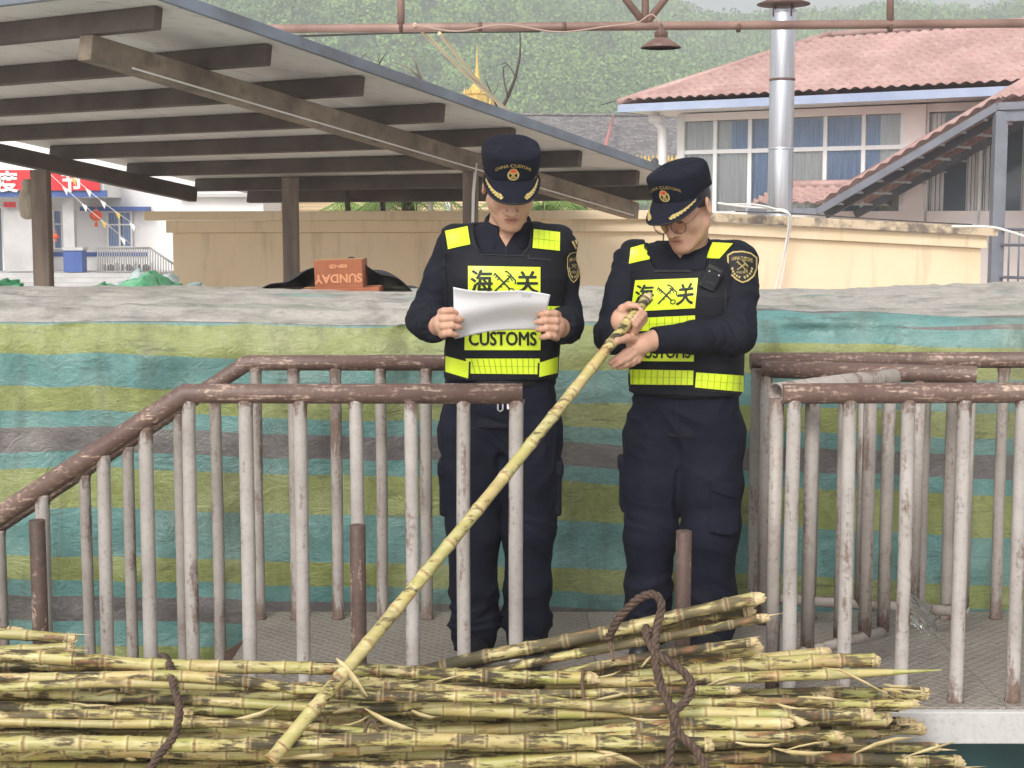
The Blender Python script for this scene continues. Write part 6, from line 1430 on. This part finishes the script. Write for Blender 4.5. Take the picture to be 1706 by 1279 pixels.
def cut_mesh(name, r, seed):
    """frayed pale cut at the right end"""
    R = random.Random(seed); n = 14; V, Fs = [], []; sl = R.uniform(-.6, .6); ln = R.uniform(.0, .02)
    for (x, k) in ((-.012, .985), (.0, .98), (.006 + ln, .8), (.008 + ln * 1.2, .4)):
        for j in range(n): an = 2 * math.pi * j / n; q = R.uniform(-.004, .009) if x > 0 else 0; V.append((x + q + (sl * r * math.sin(an) * k if x > -.01 else 0) * .6, r * k * math.cos(an) * R.uniform(.93, 1.04), r * k * math.sin(an)))
    Fs = [(i * n + j, i * n + (j + 1) % n, (i + 1) * n + (j + 1) % n, (i + 1) * n + j) for i in range(3) for j in range(n)] + [tuple(3 * n + j for j in range(n))]
    if R.random() < .5:      # a splinter of torn rind
        b = len(V); L = R.uniform(.025, .07); a = R.uniform(0, 6.28); y, z = r * .9 * math.cos(a), r * .9 * math.sin(a); V += [(-.005, y - .006, z), (-.005, y + .006, z), (L, y * 1.25, z * 1.25 - .004), (-.005, y, z + .004)]; Fs += [(b, b + 1, b + 2), (b + 1, b + 3, b + 2), (b + 3, b, b + 2)]
    me = bpy.data.meshes.new(name); me.from_pydata(V, [], Fs); me.materials.append(m_cut); return me
CR = .0168
VAR = [cane_mesh('sugarcane_stalk', 3.3, CR * k, i, bow=.010 + .009 * (i % 3)) for i, k in enumerate([1.0, 1.15, .85, 1.2, .78, 1.02, .92, 1.16, .82, 1.08, .74, .95])]
RAD = [CR * k for k in [1.0, 1.15, .85, 1.2, .78, 1.02, .92, 1.16, .82, 1.08, .74, .95]]
CUT = [cut_mesh('cut_end', 1.0 * CR, 40 + i) for i in range(8)]
GRP = 'sugarcane stalks in the heap'
def put_cane(i, end, yaw, pitch, label, roll, group=GRP, k=1.0):
    o = bpy.data.objects.new('sugarcane_stalk', VAR[i % 12]); COL.objects.link(o); o.location = end; o.rotation_mode = 'XYZ'; o.rotation_euler = (roll, pitch, yaw); o.scale = (1, k, k); ORG[o.name] = Vector(end); tag(o, label, 'sugarcane', group)
    c = bpy.data.objects.new('cut_end', CUT[(i * 5 + 3) % 8]); COL.objects.link(c); c.parent = o; s = RAD[i % 12] / CR; c.scale = (1, s, s); return o
R6 = random.Random(21); LAB = 'yellow-green sugarcane stalk in the heap in front of the railing'
# profile of the heap: back foot, crest, long front slope
prof = [(4.49, -.16), (4.47, -.05), (4.42, .05), (4.34, .095), (4.26, .085), (4.20, .055), (4.15, .02), (4.10, -.02), (4.05, -.06), (3.98, -.14), (3.90, -.22), (3.80, -.31), (3.70, -.39), (3.58, -.46)]
def along(d):
    for (a, b) in zip(prof, prof[1:]):
        L = math.dist(a, b)
        if d <= L: f = d / L; return a[0] + (b[0] - a[0]) * f, a[1] + (b[1] - a[1]) * f
        d -= L
    return None
d = 0; idx = 0
while True:
    q = along(d)
    if q is None: break
    for layer in (0, 1, 2):
        y, z = q[0] + R6.uniform(-.006, .006) + .012 * layer, q[1] - .03 * layer + R6.uniform(-.008, .010)
        ez = R6.uniform(-.008, .016) + (.036 if z > .04 else 0)
        # right ends: the lower the stalk the further right it reaches
        ex = P(1430 + R6.uniform(-150, 90) + (.125 - q[1]) * 420, 1150, y).x if layer < 2 else P(1330 + R6.uniform(-120, 60) + (.125 - q[1]) * 420, 1150, y).x
        if layer == 0 and idx % 4 == 1: ex -= R6.uniform(.15, .45)
        put_cane(idx, (ex, y, z + ez), rad(R6.uniform(-2.2, 2.2)), rad(R6.uniform(-.1, 1.4) * -1 if z > .03 else R6.uniform(-1.3, 1.3)), LAB, R6.uniform(0, 6.28)); idx += 1
    d += .0285
for (y, z) in ((4.44, .0), (4.42, -.02), (4.39, .03), (4.36, .05), (4.33, .06), (4.30, .055), (4.27, .05), (4.24, .03), (4.40, .04), (4.45, -.05), (4.31, .085), (4.28, .08), (4.25, .07), (4.35, .08), (4.22, .06)):
    put_cane(idx, (P(1340 + R6.uniform(-90, 70), 1120, y).x, y, z + R6.uniform(-.004, .006)), rad(R6.uniform(-.4, .4)), rad(R6.uniform(-.3, .3)), LAB, R6.uniform(0, 6.28)); idx += 1
# filler stalks that start further left (their cut ends show in the middle of the heap)
for px, py, Y in ((405, 1108, 4.30), (985, 1130, 4.22), (660, 1150, 4.20), (300, 1190, 4.12), (880, 1235, 4.06), (1120, 1180, 4.10), (540, 1255, 4.02), (1010, 1262, 4.02), (760, 1172, 4.14), (210, 1148, 4.2), (1215, 1150, 4.16), (1300, 1205, 4.06), (1390, 1226, 4.04), (1180, 1240, 4.02), (470, 1212, 4.09), (1440, 1190, 4.09)):
    c = P(px, py, Y - .02); put_cane(idx, tuple(c), rad(R6.uniform(-2.5, 2.5)), rad(R6.uniform(-1.6, 1.6)), LAB, R6.uniform(0, 6.28)); idx += 1
# stalks raised at the right, resting on the rope
up = [((1256, 998, 4.32), (690, 1112, 4.36), 'topmost raised sugarcane stalk, its tip highest in front of the right officer'), ((1268, 1030, 4.28), (760, 1118, 4.30), 'second raised sugarcane stalk under the topmost one, with a torn end'),
      ((1244, 1016, 4.37), (800, 1102, 4.40), 'raised sugarcane stalk just behind the topmost one'), ((1250, 1070, 4.25), (780, 1128, 4.27), 'raised mottled sugarcane stalk ending below the torn one'), ((1256, 1082, 4.31), (820, 1130, 4.32), 'lowest of the raised sugarcane stalks, split at its end'),
      ((1366, 1086, 4.30), (900, 1118, 4.32), 'pale brown sugarcane stalk ending left of the pale railing post'), ((1458, 1100, 4.26), (1000, 1122, 4.30), 'dark tipped sugarcane stalk pointing at the right railing'), ((1520, 1172, 4.16), (1000, 1180, 4.18), 'sugarcane stalk with a pale round cut end beside the platform beam')]
def cane_between(end, far, label, i, k=1.0):
    e, f = P(*end), P(*far); dv = (e - f).normalized(); yaw = math.atan2(dv.y, dv.x); pitch = -math.asin(dv.z); return put_cane(i, tuple(e), yaw, pitch, label, R6.uniform(0, 6.28), k=k)
for i, (a, b, lb_) in enumerate(up): cane_between(a, b, lb_, i * 3 + 1, 1.06)
# green pointed stalks lying on top at the right
for (end, far, lb_, s) in (((1568, 1116, 4.22), (1050, 1136, 4.24), 'slender green sugarcane stalk tapering to a long pale point at right', 77), ((1405, 1166, 4.13), (1000, 1172, 4.15), 'slender green sugarcane stalk tapering to a point below the long one', 78)):
    me = cane_mesh('sugarcane_stalk', 1.1, .0165, s, bow=.004, tip=True); o = bpy.data.objects.new('sugarcane_stalk', me); COL.objects.link(o); e, f = P(*end), P(*far); dv = (e - f).normalized(); o.location = e; o.rotation_euler = (0, -math.asin(dv.z), math.atan2(dv.y, dv.x)); tag(o, lb_, 'sugarcane', GRP)
# short stalk ends stacked at the far left, by the rusty stake
for i, (px, py, Y) in enumerate(((114, 1064, 4.40), (113, 1078, 4.36), (58, 1112, 4.30), (20, 1050, 4.42), (100, 1096, 4.44))):
    e = P(px, py, Y); put_cane(i + 5, tuple(e), rad((-1, 1, 0, -2, 1)[i]), rad((1.0, -2.2, .5, 2, 0)[i]), ('upper of two short stalk ends sticking out past the left stake', 'lower of two short stalk ends sticking out past the left stake', 'stalk end lying in front of the left stake foot', 'frayed stalk end at the left picture edge', 'stalk end behind the left stake')[i], i * 1.3, k=.9)

# dry leaf strips and string bits
def strip(label, pts, w):
    ps = [P(*p) for p in pts]; g = MB(); n = len(ps); vs = []
    for i, p in enumerate(ps):
        t = (ps[min(i + 1, n - 1)] - ps[max(i - 1, 0)]).normalized(); s = t.cross(Vector((0, 1, .3))).normalized() * w * (1 - .8 * abs(2 * i / (n - 1) - 1) ** 2) * .5; vs += [p + s, p - s]
    g.add(vs, [(2 * i, 2 * i + 1, 2 * i + 3, 2 * i + 2) for i in range(n - 1)], True); o = g.build('dry_leaf_strip', m_leafdry, loc=tuple(ps[0]), solid=.0015); tag(o, label, 'leaf', 'dry leaf strips on the heap')
strip('split dry leaf sticking up from the held stalk foot', [(612, 1160, 4.0), (590, 1130, 4.02), (572, 1108, 4.03), (560, 1096, 4.04)], .018)
strip('pale dry leaf strip curling at the left end', [(0, 1108, 4.32), (30, 1098, 4.30), (58, 1092, 4.3), (64, 1100, 4.3)], .008)
strip('pale splinter under the long pointed stalk', [(1370, 1112, 4.2), (1400, 1116, 4.18), (1440, 1136, 4.17), (1492, 1164, 4.16)], .008)
strip('straight pale splinter pointing right over the heap', [(1330, 1160, 4.1), (1380, 1164, 4.09), (1408, 1168, 4.09)], .012)
strip('pale splinter at the lower right corner of the heap', [(1515, 1258, 4.0), (1550, 1248, 4.0), (1590, 1236, 4.0)], .012)
strip('green leaf strip lying across the middle of the heap', [(608, 1180, 4.05), (640, 1200, 4.02), (670, 1212, 4.01), (696, 1218, 4.01)], .02)
strip('pale fleck of leaf beneath the rope loop', [(1068, 1112, 4.1), (1078, 1100, 4.1), (1088, 1090, 4.1)], .008)
strip('torn husk curling under the middle stalks right of the rope', [(1310, 1192, 4.08), (1326, 1200, 4.04), (1344, 1206, 4.03), (1330, 1212, 4.04)], .03)

for k in range(56):
    px, py = R6.uniform(20, 1500), R6.uniform(1128, 1266); Yq = 4.27 - (py - 1110) / 170 * .30 - .035; L = R6.uniform(18, 100); tl = R6.uniform(-.35, .35) * L; cv = R6.uniform(-6, 6)
    strip('small dry husk strip lying among the stalks', [(px, py, Yq), (px + L * .35, py + tl * .35 + cv, Yq - .012), (px + L * .7, py + tl * .7 + cv, Yq - .010), (px + L, py + tl, Yq + .004)], R6.uniform(.005, .016))
# ================================================================ twisted ropes
m_rope = Mat('brown_rope', .8); v = m_rope.vec((1, 1, 1)); m_rope.color(m_rope.mix(m_rope.mask(m_rope.noise(v, 60, 4), .35, .65), lin(96, 76, 62), lin(62, 48, 40))); m_rope.bump(m_rope.noise(v, 400, 2), .4, .001); m_rope = m_rope.m
def spline(ps, k=10):
    out = []; n = len(ps)
    for i in range(n - 1):
        p0, p1, p2, p3 = ps[max(i - 1, 0)], ps[i], ps[i + 1], ps[min(i + 2, n - 1)]
        for j in range(k): t = j / k; out.append(.5 * ((2 * p1) + (p2 - p0) * t + (2 * p0 - 5 * p1 + 4 * p2 - p3) * t * t + (3 * p1 - p0 - 3 * p2 + p3) * t ** 3))
    out.append(ps[-1]); return out
def rope_mesh(paths, r, name, label):
    t0 = P(*paths[0][0]); t = thing(name, label, 'rope', tuple(t0))
    for pts in paths:
        cl = spline([P(*p) for p in pts], 24); s = 0; fr = []; prev = None
        for i, p in enumerate(cl):
            tg = (cl[min(i + 1, len(cl) - 1)] - cl[max(i - 1, 0)]).normalized()
            nx = tg.cross(Vector((0, 1, .2))).normalized() if prev is None else (prev - tg * prev.dot(tg)).normalized()
            prev = nx
            if i: s += (p - cl[i - 1]).length
            fr.append((p, nx, tg.cross(nx), s))
        for k in range(3):
            g = MB(); path = [p + (nx * math.cos(s_ * 105 + k * 2.094) + ny * math.sin(s_ * 105 + k * 2.094)) * r * .52 for p, nx, ny, s_ in fr]; g.tube(path, r * .56, 7); g.build('strand', m_rope, t)
    return t
rope_mesh([[(268, 1094, 4.28), (276, 1096, 4.22), (284, 1112, 4.15), (289, 1140, 4.06), (299, 1180, 3.97), (290, 1225, 3.91), (262, 1262, 3.86), (240, 1300, 3.82)]], .011, 'rope', 'brown twisted rope hanging over the left part of the heap')
rope_mesh([[(1012, 1066, 4.24), (1030, 1032, 4.20), (1060, 1000, 4.17), (1088, 990, 4.16), (1102, 1008, 4.15), (1094, 1050, 4.12), (1092, 1100, 4.06), (1104, 1150, 4.02), (1120, 1182, 3.97), (1124, 1215, 3.95), (1117, 1250, 3.92), (1114, 1300, 3.88)],
           [(1086, 1056, 4.12), (1076, 1046, 4.15), (1080, 1066, 4.12), (1098, 1092, 4.06), (1130, 1112, 4.04), (1152, 1138, 4.02), (1142, 1168, 3.99), (1122, 1190, 3.96), (1132, 1222, 3.94), (1158, 1248, 3.92), (1180, 1286, 3.88)]], .0115, 'rope', 'brown twisted rope looped up over the right part of the heap')
m_str = simple('brown_string', lin(110, 86, 66), lin(84, 66, 52), 30, .9, .3)
for lab, pts in (('thin brown string tied round the stalks left of the rope loop', [(1016, 1062, 4.26), (1018, 1080, 4.21), (1022, 1100, 4.18)]), ('thin brown string band around the middle stalks', [(972, 1116, 4.2), (970, 1140, 4.13), (974, 1170, 4.08)]), ('dark string tangle on the heap near the held stalk', [(606, 1230, 3.99), (612, 1206, 4.0), (622, 1200, 4.0), (630, 1216, 3.99), (648, 1240, 3.98)])):
    g = MB(); g.tube(spline([P(*p) for p in pts], 6), .005, 7); o = g.build('string', m_str, loc=tuple(P(*pts[0]))); tag(o, lab, 'string')

# ================================================================ the held stalk
hc = thing('held_sugarcane', 'long pale sugarcane stalk held diagonally by the right officer', 'sugarcane', tuple(HB))
m_held = m_cane
ts_ = [0.0]; Rh = random.Random(4)
while ts_[-1] < 1: ts_.append(ts_[-1] + Rh.uniform(.058, .078))
ts_[-1] = 1.0
for i in range(len(ts_) - 1):
    a, b = ts_[i], ts_[i + 1]; n = 14; V, Fs, ring, seg = [], [], [], []; fr = ((0, 1.05, .9), (.03, 1.03, .9), (.09, .985, .7), (.2, .955, .2), (.5, .94, 0), (.8, .96, .3), (.91, .99, .55), (.97, 1.04, .8), (.995, 1.06, .9))
    for f, rr, rg in fr:
        t = a + (b - a) * f; c = cane_pt(t); tg = (cane_pt(min(t + .01, 1.01)) - cane_pt(t - .01)).normalized(); nx = tg.cross(Vector((0, 0, 1))).normalized(); ny = tg.cross(nx); R0 = .0172 + .0022 * t
        for j in range(n): an = 2 * math.pi * j / n; V.append(c + (nx * math.cos(an) + ny * math.sin(an)) * R0 * rr); ring.append(rg); seg.append(Rh.random() * 0 + (i * .37) % 1)
    Fs = [(q * n + j, q * n + (j + 1) % n, (q + 1) * n + (j + 1) % n, (q + 1) * n + j) for q in range(len(fr) - 1) for j in range(n)] + [tuple(range(n))[::-1], tuple((len(fr) - 1) * n + j for j in range(n))]
    g = MB(); g.add(V, Fs, True); o = g.build('internode', m_held, hc); set_attr(o, 'ring', ring); set_attr(o, 'seg', seg); set_attr(o, 'moldy', [(-1.7 if i > 2 else .9)] * len(V))
    g = MB(); c = cane_pt(b); tg = (cane_pt(b - .01) - cane_pt(b + .01)).normalized(); rr0 = .0182 + .0022 * b
    g.tube([c - tg * .003, c - tg * .0015, c + tg * .0015, c + tg * .003], [rr0 * .99, rr0 * 1.03, rr0 * 1.03, rr0 * .99], 16); g.build('node_ring', simple('cane_node', lin(140, 108, 66), lin(188, 166, 110), 40, .6, .3) if i == 0 else bpy.data.materials['cane_node'], hc)
c = cane_pt(0); tg = (cane_pt(0) - cane_pt(.02)).normalized(); g = MB(); g.tube([c, c + tg * .012, c + tg * .03], [.0176, .016, .006], 12); g.build('cut_end', m_cut, hc)
